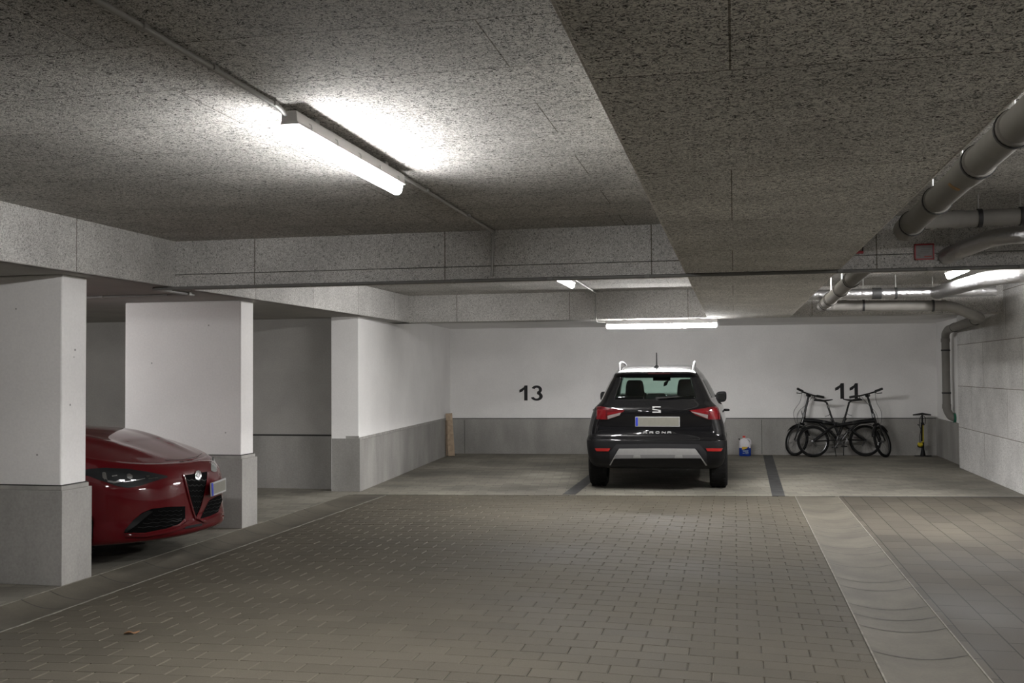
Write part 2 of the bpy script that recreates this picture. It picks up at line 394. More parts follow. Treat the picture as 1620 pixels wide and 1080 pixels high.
# dark paver bands marking the bays
def band(pts, label):
    b = MB(); b.prism([V(x, y, -.02) for x, y in pts], (0, 0, .0225)); tag(b.build('parking_line', M['dark']), label, 'parking line')
band([(-2.06, 12.56), (-1.90, 12.58), (-1.93, 18.7), (-2.09, 18.7)], 'dark paver band between the empty bay 13 and the black car')
band([(.425, 12.78), (.575, 12.80), (.645, 18.95), (.485, 18.93)], 'dark paver band between the black car and the bicycle bay')
band([(1.2, bay_y(1.2) - .02), (XR, bay_y(XR) - .02), (XR, bay_y(XR) + .03), (1.2, bay_y(1.2) + .02)], 'thin dark joint line across the mouth of the bicycle bay')
b = MB(); b.prism([V(-4.6, bay_y(-4.6) - .01, -.02), V(1.15, bay_y(1.15) - .01, -.02), V(1.15, bay_y(1.15), -.02), V(-4.6, bay_y(-4.6), -.02)], (0, 0, .0215))
tag(b.build('paving_seam', M['groove']), 'thin straight seam between aisle pavers and the car bays', 'seam')

# ceilings
b = MB(); b.box(-10.2, XR + .1, YBACK, YB2, ZC, ZC + .15); ceil = struct(b.build('ceiling', M['ceil']))
b = MB(); b.box(-10.2, XR + .1, YB2 + .4, 19.7, 2.305, 2.6); struct(b.build('ceiling_low', M['white'], ceil))
def beam(name, parts, label=None):
    o = None
    for k, (bx, m) in enumerate(parts):
        bb = MB(); bb.box(*bx); q = bb.build(name if not o else name + '_side', m, o, bevel=.004)
        if not o: o = q
    struct(o); return o
# side-bay soffit whose edge is the long side beam; each visible face carries its own board
b = MB(); b.box(-10.2, XL - .03, YBACK, YB2 + .3, ZB, ZC + .02); side = struct(b.build('ceiling_soffit', M['greyconc']))
b = MB(); b.box(XL - .03, XL, YBACK, YB1, ZB + .006, ZC); struct(b.build('ceiling_soffit_face', M['beamy'], side))
b = MB(); b.box(XL - .03, XL, YB1 + .3, YB2, ZB + .006, ZC); struct(b.build('ceiling_soffit_face', M['beamy'], side))
b = MB(); b.box(XL - .05, XL + .004, YBACK, YB1, ZB, ZB + .006); b.box(XL - .05, XL + .004, YB1 + .3, YB2, ZB, ZB + .006); struct(b.build('ceiling_soffit_edge', M['strip'], side))
for k, (y0, y1, nm) in enumerate(((YB1, YB1 + .3, 'ceiling_beam'), (YB2, YB2 + .4, 'ceiling_beam'))):
    b = MB()
    if k == 0: b.box(XL, XBL, y0, y1, 2.31, ZC); b.box(XBR, XR, y0, y1, 2.31, ZC)
    else: b.box(XL - .3, XBL, y0, y1, ZB, ZC); b.box(XBR, XR + .05, y0, y1, ZB, ZC)
    o = struct(b.build(nm, M['beamx']))
    if k == 0:
        b = MB(); b.box(XL, XBL, y0 - .003, y1, ZB, 2.304); b.box(XBR, XR, y0 - .003, y1, ZB, 2.304); struct(b.build('ceiling_beam_board', M['beamx'], o))
b = MB(); b.box(XBL, XBR, YBACK, YB2 + .4, ZB, ZC + .01); cb = struct(b.build('ceiling_beam', M['cbeam'], bevel=.004))
b = MB(); b.box(XBL - .003, XBL + .004, YBACK, YB2, ZB - .002, ZB + .012); b.box(XBR - .004, XBR + .003, YBACK, YB2, ZB - .002, ZB + .012); struct(b.build('ceiling_beam_edge', M['edge'], cb))

# walls
HD = .665
wb = struct(slab_wall(BW, -.5, BW[3] + .4, -.1, 2.45, 0, .2, 'wall_back', M['white']))
struct(slab_wall(BW, 0, BW[3], 0, .64, .03, .03, 'wall_back_dado', M['dado'], wb))
struct(slab_wall(BW, 0, BW[3], .641, .652, .02, .02, 'wall_back_gap', M['seam'], wb))
for u in (1205, 735):
    s, z = wall_px(BW, u, 690, .03); struct(slab_wall(BW, s - .004, s + .004, .01, .62, .0306, .001, 'wall_back_joint', M['seam'], wb))
wl = struct(slab_wall(LW, 0, LW[3] + .05, 0, 2.32, 0, .35, 'wall_left', M['white']))
struct(slab_wall(LW, 0, LW[3] + .03, 0, HD - .02, .03, .03, 'wall_left_dado', M['dado'], wl))
struct(slab_wall(LW, 0, LW[3] + .015, HD - .02, HD + .012, .012, .012, 'wall_left_strip', M['strip'], wl))
b = MB(); b.box(-5.0, -4.625, 12.46, 12.49, 0, HD); struct(b.build('wall_left_end_dado', M['dado'], wl))
b = MB(); b.box(-4.99, -4.645, 12.475, 12.49, HD, HD + .032); struct(b.build('wall_left_end_strip', M['strip'], wl))
b = MB(); b.box(-10.2, -4.9, 12.7, 13.0, 0, ZB); wc = struct(b.build('wall_cross', M['greyconc']))
b = MB(); b.box(-10.2, -4.9, 12.67, 12.7, 0, .68); struct(b.build('wall_cross_dado', M['dado'], wc))
b = MB(); b.box(-10.2, -4.9, 12.69, 12.7, .68, .70); struct(b.build('wall_cross_gap', M['seam'], wc))
b = MB(); b.box(-10.3, -10.1, YBACK, 13.0, 0, ZC); struct(b.build('wall_far_left', M['greyconc']))
b = MB(); b.box(-10.3, XR + .2, YBACK - .2, YBACK, 0, ZC); struct(b.build('wall_front', M['white']))
b = MB(); b.box(XR + .03, XR + .25, YBACK, 19.6, 0, ZC); wr = struct(b.build('wall_right', M['white']))
b = MB(); b.box(XR, XR + .03, 16.0, 19.5, 0, .645); struct(b.build('wall_right_dado', M['dado'], wr))
b = MB(); b.box(XRP, XR + .03, YBACK, 16.9, 0, ZC); struct(b.build('wall_right_boards', M['rwall'], wr))

# pillars
def pillar(y0, y1, x0, label):
    w = -4.68 - x0; r = empty('concrete_pillar', (-4.68 - w / 2, (y0 + y1) / 2, 0), 0, label, 'pillar'); d = (y1 - y0) / 2; w /= 2; r['kind'] = 'thing'
    b = MB(); b.box(-w, w, -d, d, 0, ZB); b.build('shaft', M['pits'], r, bevel=.012)
    b = MB(); b.box(-w - .03, w + .03, -d - .03, d + .03, 0, .668); b.build('cladding', M['dado'], r, bevel=.004)
    b = MB(); b.box(-w - .014, w + .014, -d - .014, d + .014, .668, .698); b.build('ledge', M['strip'], r, bevel=.003)
    b = MB(); b.box(-w - .006, w + .006, -d - .006, d + .006, .698, .706); b.build('gap', M['seam'], r)
pillar(6.58, 6.87, -6.0, 'white pillar with grey cladding on its foot in front of the red car')
pillar(9.33, 9.60, -5.93, 'white pillar with grey cladding on its foot behind the red car')

# ------------------------------------------------------------------ lamps and conduits
def tube_mat(k):
    # prismatic cover: throws most of its light downwards, less out of its sides
    m, nt, b = new_mat('lit_lamp_diffuser'); g = NT(nt); b.inputs['Base Color'].default_value = (.8, .8, .8, 1); b.inputs['Emission Color'].default_value = (1.0, .985, .975, 1)
    ge = g.n('NewGeometry'); sp = g.n('SeparateXYZ'); g.l(ge.outputs['Normal'], sp.inputs[0])
    mr = g.n('MapRange', From__Min=-1.0, From__Max=0.15, To__Min=LAMP * k * 1.45, To__Max=LAMP * k * .05); g.l(sp.outputs['Z'], mr.inputs[0]); g.l(mr.outputs[0], b.inputs['Emission Strength'])
    return m
def lamp(loc, rz, label, L=1.5, k=1.0, group=None, gap=.023):
    r = empty('tube_lamp', loc, rz, label, 'lamp', group)
    b = MB(); h = L / 2
    prof = [(-.030, 0), (-.033, -.012), (-.036, -.046), (-.041, -.051), (-.041, -.057), (.041, -.057), (.041, -.051), (.036, -.046), (.033, -.012), (.030, 0)]
    b.prism([V(x, -h, z) for x, z in prof], (0, L, 0)); b.build('housing', M['lampbody'], r, bevel=.006)
    b = MB(); rows = []
    for y, s in ((-h + .005, .8), (-h + .02, .96), (-h + .05, 1), (h - .05, 1), (h - .02, .96), (h - .005, .8)):
        rows.append([V(.030 * s * cos(a), y, -.057 - .059 * s * (sin(a) ** .7 if sin(a) > 0 else 0)) for a in [pi * k / 12 for k in range(13)]])
    b.grid(rows); b.add(rows[0], [tuple(range(13))]); b.add(rows[-1], [tuple(range(13))]); b.build('diffuser', tube_mat(k), r, smooth=True)
    for y in (-h + .25, h - .25):
        b = MB(); b.box(-.02, .02, y - .025, y + .025, -.004, gap - .002); b.build('bracket', M['zinc'], r)
    for sx in (-1, 1):
        for q in range(5):
            y = lerp(-h + .12, h - .12, q / 4); b = MB(); x = .037 * sx
            b.tube([V(x - .004 * sx, y, -.028), V(x + .004 * sx, y + .012, -.032), V(x + .006 * sx, y + .014, -.046), V(x, y + .014, -.062)], .0025, 6); b.build('clip', M['zinc'], r)
    return r
lamp((-1.768, 4.66, ZC - .023), 0, 'long lit tube lamp on the ceiling above the aisle pavers', L=1.42, k=.92)
lamp((-1.80, 11.05, ZC - .023), 0, 'lit tube lamp half hidden behind the first cross beam, above the aisle', k=.9)
lamp((2.24, 11.0, ZC - .023), 0, 'lit tube lamp behind the cross beam above the bicycle bay side, beside the silver duct', k=1.9)
lamp((-.96, 14.26, ZB - .012), -pi / 2, 'lit tube lamp hanging below the low beam above the black car', L=1.5, k=1.0, gap=.012)
lamp((-7.7, 7.65, ZB - .012), pi / 2, 'tube lamp over the red car, hidden behind the white pillar in front of it', k=.75, gap=.012)
lamp((-1.76, -1.8, ZC - .023), 0, 'added fill tube lamp on the ceiling behind the camera position, out of the picture', k=.75)  # unseen lamp added as fill for the near end of the aisle
lamp((2.24, 4.0, ZC - .023), 0, 'lit tube lamp over the slab strip, out of the picture beside the drain pipe', k=.7)

def conduit(pts, label, clips, r=.0105, cat='conduit', mat='pvc'):
    pts = [Vector(p) for p in pts]; o = empty('cable_conduit', pts[0], 0, label, cat)
    b = MB(); b.tube([p - pts[0] for p in pts], r, 10); b.build('tube', M[mat], o, smooth=True)
    for c in clips:
        c = Vector(c) - pts[0]; b = MB(); b.box(c.x - r * 1.5, c.x + r * 1.5, c.y - r * 1.5, c.y + r * 1.5, c.z - r * .9, c.z + r * .98); b.build('clip', M[mat], o, bevel=.003)
    return o
zc = ZC - .02
conduit([(-1.765, -1.0, zc), (-1.79, 3.90, zc), (-1.785, 3.955, zc - .02)], 'grey cable conduit on the ceiling leading to the near end of the aisle lamp', [(-1.765 - .0051 * (y + 1), y, zc) for y in (2.2, 2.9, 3.35, 3.85)])
conduit([(-1.768, 5.37, zc), (-1.79, 7.76, zc), (-1.80, 7.775, zc - .02), (-1.81, 7.775, 2.22)], 'grey cable conduit running from the far lamp end and down the beam face', [(-1.77, y, zc) for y in (5.9, 6.9)])
conduit([(-4.66, 7.735, 2.19), (3.3, 7.735, 2.19)], 'long grey cable conduit along the bottom edge of the first cross beam', [(x, 7.735, 2.19) for x in (-4.5, -3.9, -3.3, -2.6, -2.1, -1.35, -.62, .1, .75, 1.35, 1.95, 2.6)], r=.0135, mat='pvcd')
conduit([(-4.64, 7.76, 2.191), (-4.67, 8.40, 2.191)], 'short stub of conduit under the beam, linking two runs above the red car', [(-4.66, 8.3, 2.191)], r=.014)
conduit([(-4.68, 8.43, 2.193), (-7.3, 8.46, 2.193), (-7.32, 8.44, 2.193), (-7.32, 7.69, 2.188)], 'thin grey conduit crossing the side bay soffit above the red car', [(-5.6, 8.442, 2.193), (-4.95, 8.433, 2.193), (-6.5, 8.454, 2.193)], r=.012)
conduit([(-1.80, 11.82, zc), (-1.82, 14.06, zc), (-1.83, 14.075, zc - .02), (-1.83, 14.075, 2.20), (-1.83, 14.2, 2.175), (-1.70, 14.26, 2.175)], 'grey conduit dropping down the second beam to the lamp over the black car', [(-1.81, 13.0, zc)])

# ------------------------------------------------------------------ pipes
def arc_path(pts, rad=.12, n=7):
    pts = [Vector(p) for p in pts]; out = [pts[0]]
    for a, p, c in zip(pts, pts[1:], pts[2:]):
        d1 = (a - p); d2 = (c - p); r = min(rad, d1.length * .45, d2.length * .45)
        A = p + d1.normalized() * r; B = p + d2.normalized() * r
        for k in range(n + 1):
            t = k / n; out.append(A * (1 - t) ** 2 + p * 2 * t * (1 - t) + B * t * t)
    out.append(pts[-1]); return out
def ring(mb, c, axis, r, w, t=.008):
    mb.lathe([(r - .004, -w / 2), (r + t, -w / 2), (r + t, w / 2), (r - .004, w / 2)], c, axis, 20)
def pz(y): return 2.345 - .0155 * (y - 4.2)
R1 = .062
mp_o = (1.0, 3.2, pz(3.2)); o = empty('drain_pipe', mp_o, 0, 'fat grey drain pipe hung along the beam edge, joints ringed in black', 'pipe'); O = Vector(mp_o)
b = MB(); b.tube([V(1.0, 3.2, pz(3.2)) - O, V(1.0, 6.46, pz(6.46)) - O], R1, 20); b.build('pipe', M['pipe'], o, smooth=True)
ax = V(0, 1, -.0155)
def pipe_fittings(o, O, spans, rings, hangers):
    for y0, y1 in spans:
        b = MB(); b.lathe([(R1, 0), (R1 + .007, .004), (R1 + .007, (y1 - y0) - .004), (R1, y1 - y0)], V(1.0, y0, pz(y0)) - O, ax, 22); b.build('socket', M['pipe'], o, smooth=True)
    for y in rings:
        b = MB(); ring(b, V(1.0, y, pz(y)) - O, ax, R1 + .006, .018, .006); b.build('rubber_ring', M['rubber'], o, smooth=True)
    for y in hangers:
        b = MB(); b.tube([V(1.0, y, pz(y) + R1) - O, V(1.0, y, ZC) - O], .006, 8); b.build('hanger', M['zinc'], o)
pipe_fittings(o, O, ((3.98, 4.06), (4.55, 4.78), (5.46, 5.60), (6.2, 6.47)), (4.02, 4.58, 5.48, 6.22), (4.02, 4.9, 5.6))
b = MB(); b.lathe([(.0665, 0), (.0705, .004), (.0705, .03), (.0665, .034)], V(1.0, 4.80, pz(4.8)) - O, ax, 22)
bb = MB()
for k in range(5):
    a0 = 2.6 + k * .12; bb.box(-.012, .012, 4.86 + .004 * k, 4.90 + .004 * k, 0, .0016, Matrix.Translation(V(1.0, 0, pz(4.88)) - O) @ Matrix.Rotation(a0 + 1.0, 4, 'Y') @ Matrix.Translation((0, 0, R1)))
bb.build('glue_stain', M['rust'], bpy.data.objects['drain_pipe'])
O2 = V(1.0, 8.1, pz(8.1)); o = empty('drain_pipe', O2, 0, 'short sloping grey drain pipe between the two cross beams, dropping past the foil duct', 'pipe')
b = MB(); b.tube([V(0, 0, 0), V(1.0, 12.35, pz(12.35)) - O2], R1, 20); b.build('pipe', M['pipe'], o, smooth=True)
pipe_fittings(o, O2, ((9.3, 9.45), (10.2, 10.35), (11.3, 11.5), (11.85, 12.1)), (9.35, 10.25, 11.35, 11.95), (10.2, 11.3))
# branch at the first beam
def pipe_thing(name, pts, r, mat, label, rings=(), clamps=(), rad=.12, cat='pipe', sockets=()):
    P = arc_path(pts, rad); O = P[0].copy(); o = empty(name, O, 0, label, cat)
    b = MB(); b.tube([p - O for p in P], r, 20); b.build('pipe', mat, o, smooth=True)
    for c, ax, w in sockets:
        b = MB(); ring(b, Vector(c) - O, Vector(ax), r, w, .007); b.build('socket', mat, o, smooth=True)
    for c, ax in rings:
        b = MB(); ring(b, Vector(c) - O, Vector(ax), r + .002, .025, .006); b.build('clamp', M['rubber'], o, smooth=True)
    for c, top in clamps:
        b = MB(); b.tube([V(c[0], c[1], c[2] + r) - O, V(c[0], c[1], top) - O], .005, 8); b.build('hanger', M['zinc'], o)
    return o
xs_ = (1, 0, 0)
pipe_thing('branch_pipe', [(1.0, 6.15, pz(6.2)), (1.12, 6.75, 2.40), (1.32, 6.98, 2.43), (3.3, 6.98, 2.455)], .052, M['pipe'],
    'grey branch pipe leaving the drain pipe just in front of the first cross beam', rings=[((1.52, 6.98, 2.433), xs_), ((1.765, 6.98, 2.436), xs_)],
    clamps=[((1.515, 6.98, 2.43), ZC), ((1.76, 6.98, 2.43), ZC), ((1.79, 6.98, 2.43), ZC)], rad=.14, sockets=[((1.30, 6.98, 2.43), xs_, .05), ((1.39, 6.98, 2.431), xs_, .06), ((1.21, 6.88, 2.415), (.8, .6, .05), .04)])
pipe_thing('far_drain_pipe', [(1.0, 12.3, 2.225), (1.12, 12.95, 2.262), (1.35, 13.0, 2.262), (2.50, 13.0, 2.235), (2.80, 13.25, 2.13), (2.98, 13.75, 2.12), (3.26, 17.2, 2.11), (3.33, 17.8, 2.06), (3.33, 17.8, .84), (3.39, 17.8, .735), (3.452, 17.8, .715)], .062, M['pipe'],
    'grey drain pipe bending under the low beam and down the corner by the pump', rings=[((1.52, 13.0, 2.258), xs_), ((2.30, 13.0, 2.24), xs_), ((3.02, 14.2, 2.119), (.08, 1, 0)), ((3.2, 16.4, 2.112), (.08, 1, 0)), ((3.33, 17.8, 1.80), (0, 0, 1)), ((3.33, 17.8, 1.115), (0, 0, 1))],
    clamps=[((1.52, 13.0, 2.258), ZC), ((2.30, 13.0, 2.24), ZC)], rad=.12, sockets=[((1.3, 13.0, 2.262), xs_, .06), ((2.42, 13.0, 2.237), xs_, .05), ((3.33, 17.8, 1.96), (0, 0, 1), .06), ((3.33, 17.8, .90), (0, 0, 1), .07)])
b = MB(); b.lathe([(.0, 0), (.078, 0), (.078, .035), (.0, .035)], V(0, 0, 0), (1, 0, 0), 20); q = b.build('pipe_collar', M['green'], smooth=True); q.location = (3.427, 17.8, .715)
tag(q, 'dark green collar where the corner pipe enters the wall', 'pipe collar')
pipe_thing('foil_duct', [(3.3, 7.35, 2.375), (1.80, 7.35, 2.365), (1.68, 7.42, 2.355), (1.55, 7.60, 2.31), (1.475, 7.80, 2.28)], .058, M['foil'], 'foil-wrapped duct bending into the beam beside the red-framed sign', rad=.1, cat='duct')
pipe_thing('foil_duct', [(.80, 12.6, 2.37), (2.9, 12.6, 2.37)], .058, M['foil'], 'foil-wrapped duct crossing straight behind the drain pipe at the second beam', rad=.1, cat='duct',
    rings=[((1.83, 12.6, 2.37), xs_)], clamps=[((1.12, 12.6, 2.37), ZC), ((1.83, 12.6, 2.37), ZC)])
b = MB(); b.lathe([(.06, -.05), (.066, -.05), (.066, .05), (.06, .05)], V(0, 0, 0), (1, 0, 0), 18); q = b.build('pipe_sleeve', M['rubber'], smooth=True); q.location = (1.62, 12.6, 2.37)
tag(q, 'black rubber sleeve on the straight foil duct', 'sleeve')
pipe_thing('foil_duct', [(2.27, 12.55, 2.36), (2.42, 10.95, 2.37), (2.62, 10.6, 2.375), (3.3, 10.55, 2.375)], .075, M['foil'], 'thick foil-wrapped duct angling forward from the straight duct, lit brightly', rad=.07, cat='duct')

# red-framed sign and small red bracket on the first beam
o = empty('framed_sign', (1.3275, YB1 - .006, 2.318), 0, 'red-framed sign with faint printed lines on the first cross beam', 'sign')
b = MB(); w, h = .066, .057
for x0, x1, z0, z1 in ((-w, w, h - .010, h), (-w, w, -h, -h + .010), (-w, -w + .009, -h, h), (w - .009, w, -h, h)): b.box(x0, x1, -.012, .004, z0, z1)
b.build('frame', M['red'], o)
b = MB(); b.box(-w + .008, w - .008, -.006, .004, -h + .009, h - .009); b.build('panel', M['sign'], o)
b = MB()
for z, x0, x1 in ((.028, -.045, .05), (.016, -.02, .045), (.004, -.03, .04), (-.008, -.04, .03), (-.022, -.05, -.025)): b.box(x0, x1, -.0068, -.005, z - .0018, z + .0018)
b.build('print', M['signline'], o)
b = MB(); b.box(.0, .05, -.0068, -.005, -.037, -.030); b.build('red_print', M['signred'], o)
o = empty('pipe_bracket', (.885, YB1 - .01, 2.33), 0, 'small red bracket on the first beam beside the beam corner', 'bracket')
b = MB(); b.box(-.03, .03, -.02, .008, -.012, .006); b.build('foot', M['red'], o); b = MB(); b.box(.026, .032, -.01, .008, .006, .07); b.build('stem', M['seam'], o)

# ------------------------------------------------------------------ bay numbers painted on the wall
def digit(ch, u0, u1, v0, v1, label):
    s0, z1 = wall_px(BW, u0, v0); s1, z0 = wall_px(BW, u1, v1); w = s1 - s0; h = z1 - z0
    def P(x, z, off=.003): return on_wall(BW, s0 + x * w, z0 + z * h, off)
    b = MB()
    if ch == '1': b.prism([P(x, z) for x, z in ((.58, 0), (1, 0), (1, 1), (.66, 1), (.50, .86), (.0, .70), (.0, .52), (.32, .58), (.58, .72))], BW[2] * -.006)
    else:
        def arc(cx, cz, rx, rz, a0, a1, n=14): return [(cx + rx * cos(radians(lerp(a0, a1, k / n))), cz + rz * sin(radians(lerp(a0, a1, k / n)))) for k in range(n + 1)]
        out = arc(.48, .72, .46, .28, 160, -42) + arc(.48, .285, .52, .285, 42, -165)
        inn = arc(.48, .72, .19, .13, 160, -80) + arc(.46, .285, .24, .145, 82, -165)
        rs = lambda L, n: [L[min(len(L) - 1, int(k * (len(L) - 1) / (n - 1) + .5))] for k in range(n)]
        a = rs(out, 30); c = rs(inn, 30)
        rows = [[P(x, z) for x, z in a], [P(x, z) for x, z in c]]; rows2 = [[p - BW[2] * .006 for p in r] for r in rows]
        b.grid(rows); b.grid(rows2); b.grid([rows[0], rows2[0]]); b.grid([rows[1], rows2[1]])
        b.grid([[rows[0][0], rows[1][0]], [rows2[0][0], rows2[1][0]]]); b.grid([[rows[0][-1], rows[1][-1]], [rows2[0][-1], rows2[1][-1]]])
    return tag(b.build('wall_digit', M['num']), label, 'painted number'), None
digit('1', 821.6, 834.7, 609.5, 633.2, 'bold black painted digit 1 of the number 13 over the empty bay')
digit('3', 840.2, 858.7, 609.5, 633.6, 'bold black painted digit 3 on the white wall over the empty bay')
digit('1', 1321, 1335.3, 606, 630.7, 'bold black digit 1 above the bicycles, clear of the handlebar')
digit('1', 1343.9, 1357.5, 606, 630.7, 'bold black digit 1 above the bicycles, partly behind a handlebar')

# ------------------------------------------------------------------ black car, seen from behind
def px_panel(bvh, inv, c1, c2, nu=24, nv=6, off=.004, th=.012, off_px=(0, 0)):
    """strip between two pixel curves laid on the car body, as a solid sheet in the car's own frame"""
    def res(c, n):
        L = [0]
        for a, b_ in zip(c, c[1:]): L.append(L[-1] + math.hypot(b_[0] - a[0], b_[1] - a[1]))
        out = []
        for k in range(n + 1):
            d = L[-1] * k / n; i = 0
            while i < len(L) - 2 and L[i + 1] < d: i += 1
            t = (d - L[i]) / max(1e-9, L[i + 1] - L[i]); out.append((lerp(c[i][0], c[i + 1][0], t), lerp(c[i][1], c[i + 1][1], t)))
        return out
    A, B = res(c1, nu), res(c2, nu); o = inv @ CAM; rows = []; last = None
    for j in range(nv + 1):
        row = []
        for p, q in zip(A, B):
            u, v = lerp(p[0], q[0], j / nv), lerp(p[1], q[1], j / nv)
            d = (inv.to_3x3() @ ray(u, v)).normalized(); hit = bvh.ray_cast(o, d)
            row.append((hit[3], d))
        rows.append(row)
    ok = [(j, i, t[0]) for j, r in enumerate(rows) for i, t in enumerate(r) if t[0] is not None]
    rows = [[(o + d * (t if t is not None else min(ok, key=lambda q: (q[0] - j) ** 2 * 4 + (q[1] - i) ** 2)[2]), d) for i, (t, d) in enumerate(r)] for j, r in enumerate(rows)]
    front = [[h - d * off for h, d in r] for r in rows]; back = [[h - d * (off - th) for h, d in r] for r in rows]
    b = MB(); b.grid(front); b.grid(back)
    for e in ([f[0] for f in front], [f[-1] for f in front], front[0], front[-1]): pass
    b.grid([front[0], back[0]]); b.grid([front[-1], back[-1]])
    b.grid([[r[0] for r in front], [r[0] for r in back]]); b.grid([[r[-1] for r in front], [r[-1] for r in back]])
    return b
def dense(tab, levels):
    """smooth interpolation of a station table at the given levels"""
    out = []
    for z in levels:
        i = 0
        while i < len(tab) - 2 and tab[i + 1][0] < z: i += 1
        a, b_ = tab[i], tab[i + 1]; p = tab[max(i - 1, 0)]; q = tab[min(i + 2, len(tab) - 1)]
        h = b_[0] - a[0]; t = min(1, max(0, (z - a[0]) / h)); vals = []
        for k in range(1, len(a)):
            def sl(x0, y0, x1, y1): return (y1 - y0) / max(1e-6, x1 - x0)
            d0, d1, d2 = sl(p[0], p[k], a[0], a[k]) if p is not a else None, sl(a[0], a[k], b_[0], b_[k]), sl(b_[0], b_[k], q[0], q[k]) if q is not b_ else None
            def mono(u, w): return 0 if u is None or w is None or u * w <= 0 else 2 * u * w / (u + w)
            m0 = mono(d0, d1) if d0 is not None else d1; m1 = mono(d1, d2) if d2 is not None else d1
            vals.append((2 * t ** 3 - 3 * t ** 2 + 1) * a[k] + (t ** 3 - 2 * t ** 2 + t) * h * m0 + (-2 * t ** 3 + 3 * t ** 2) * b_[k] + (t ** 3 - t ** 2) * h * m1)
        out.append((z, *vals))
    return out

BC = empty('parked_car', (-.955, 12.86, 0), radians(1.6), 'black compact crossover car seen from behind, parked below the low lamp', 'car')
bc_m = Matrix.Translation((-.955, 12.86, 0)) @ Matrix.Rotation(radians(1.6), 4, 'Z'); bc_i = bc_m.inverted()
# z, rear y, front y, rear half width, middle half width, front half width, rear corner radius
BT = [(.27, .33, 3.88, .70, .80, .74, .16), (.30, .16, 3.98, .78, .85, .78, .16), (.365, .075, 4.06, .825, .875, .80, .15), (.46, .02, 4.11, .845, .885, .81, .14),
      (.56, .0, 4.13, .855, .89, .82, .14), (.635, .002, 4.14, .86, .893, .82, .15), (.665, .03, 4.14, .858, .893, .82, .15), (.70, .062, 4.13, .85, .892, .81, .15),
      (.80, .072, 4.11, .84, .89, .80, .16), (.90, .066, 4.08, .815, .88, .78, .17), (.98, .056, 4.02, .79, .865, .76, .18), (1.03, .062, 3.80, .77, .85, .75, .18),
      (1.07, .09, 3.45, .735, .80, .74, .18), (1.11, .125, 3.10, .695, .772, .70, .17), (1.15, .15, 2.96, .67, .755, .66, .165), (1.25, .215, 2.72, .625, .705, .62, .15),
      (1.36, .295, 2.44, .575, .645, .58, .13), (1.415, .325, 2.30, .545, .61, .55, .12), (1.435, .30, 2.24, .535, .60, .545, .11), (1.465, .275, 2.14, .515, .575, .525, .10), (1.49, .33, 2.02, .49, .55, .505, .10),
      (1.525, .50, 1.88, .465, .52, .485, .14), (1.56, .78, 1.68, .42, .47, .44, .2), (1.575, 1.03, 1.5, .34, .38, .36, .2)]
def bc_outline(st, inset=0.0):
    z, yr, yf, wr, wm, wf, rc = st; yr += inset; yf -= inset; wr -= inset; wm -= inset; wf -= inset
    rc = min(rc, wr * .45, (yf - yr) * .2); rf = min(.30, wf * .6, (yf - yr) * .3); pts = []; bow = .035
    for k in range(14): x = (wr - rc) * k / 14; pts.append(V(x, yr + bow * (x / wr) ** 2, z))
    yc = yr + bow * ((wr - rc) / wr) ** 2
    for k in range(9): a = pi / 2 * k / 9; pts.append(V(wr - rc + rc * sin(a), yc + rc * (1 - cos(a)), z))
    ys, ye = yc + rc, yf - rf
    for k in range(40):
        t = k / 40; x = lerp(wr, wm, sin(min(1, t * 2) * pi / 2)) if t < .5 else lerp(wm, wf, 1 - cos((t - .5) * 2 * pi / 2)); pts.append(V(x, lerp(ys, ye, t), z))
    for k in range(9): a = pi / 2 * k / 9; pts.append(V(wf - rf + rf * cos(a), ye + rf * sin(a), z))
    for k in range(10): x = (wf - rf) * (1 - k / 9); pts.append(V(x, yf, z))
    return pts
lv = sorted(set([round(.27 + .02 * k, 3) for k in range(19)] + [.635, .65, .665, .68, .7, .72, .76, .8, .84, .88, .92, .96, 1.0, 1.03, 1.05, 1.07, 1.09, 1.11, 1.13, 1.15, 1.18, 1.21, 1.25, 1.29, 1.33, 1.36, 1.39, 1.415, 1.425, 1.435, 1.45, 1.465, 1.477, 1.49, 1.5, 1.51, 1.525, 1.54, 1.55, 1.56, 1.568, 1.575]))
rows = [bc_outline(s) for s in dense(BT, lv)]; NP = len(rows[0])
full = [r + [V(-p.x, p.y, p.z) for p in r[-2:0:-1]] for r in rows]; NF = len(full[0])
def idx(k): return k if k < NP else NF - k           # half index of a full-outline column
groups = {k: MB() for k in ('clad', 'body', 'rear', 'wind', 'side', 'side2', 'all')}
for g in groups.values(): g.v = [p for r in full for p in r]
for i in range(len(full) - 1):
    z0, z1 = lv[i], lv[i + 1]
    for k in range(NF):
        l = (k + 1) % NF; h = min(idx(k), idx(l)); f = [i * NF + k, i * NF + l, (i + 1) * NF + l, (i + 1) * NF + k]
        yy = (full[i][k].y + full[i + 1][l].y) / 2
        key = 'clad' if z1 <= .641 else 'body'
        if 1.149 < z0 and z1 < 1.416 and h < 14: key = 'rear'
        elif 1.149 < z0 and z1 < 1.426 and h >= 63: key = 'wind'
        elif 1.149 < z0 and z1 < 1.40 and 26 <= h <= 60 and abs(h - 43) > 0: key = 'side' if k < NP else 'side2'
        groups[key].f.append(f); groups[key].m.append(0); groups['all'].f.append(f); groups['all'].m.append(0)
top = [(len(full) - 1) * NF + k for k in range(NF)]; groups['body'].f.append(top); groups['body'].m.append(0); groups['all'].f.append(top); groups['all'].m.append(0)
bot = [k for k in range(NF)][::-1]; groups['clad'].f.append(bot); groups['clad'].m.append(0)
def strip_loose(ob):
    bm = bmesh.new(); bm.from_mesh(ob.data); bmesh.ops.delete(bm, geom=[v for v in bm.verts if not v.link_faces], context='VERTS'); bm.to_mesh(ob.data); bm.free(); return ob
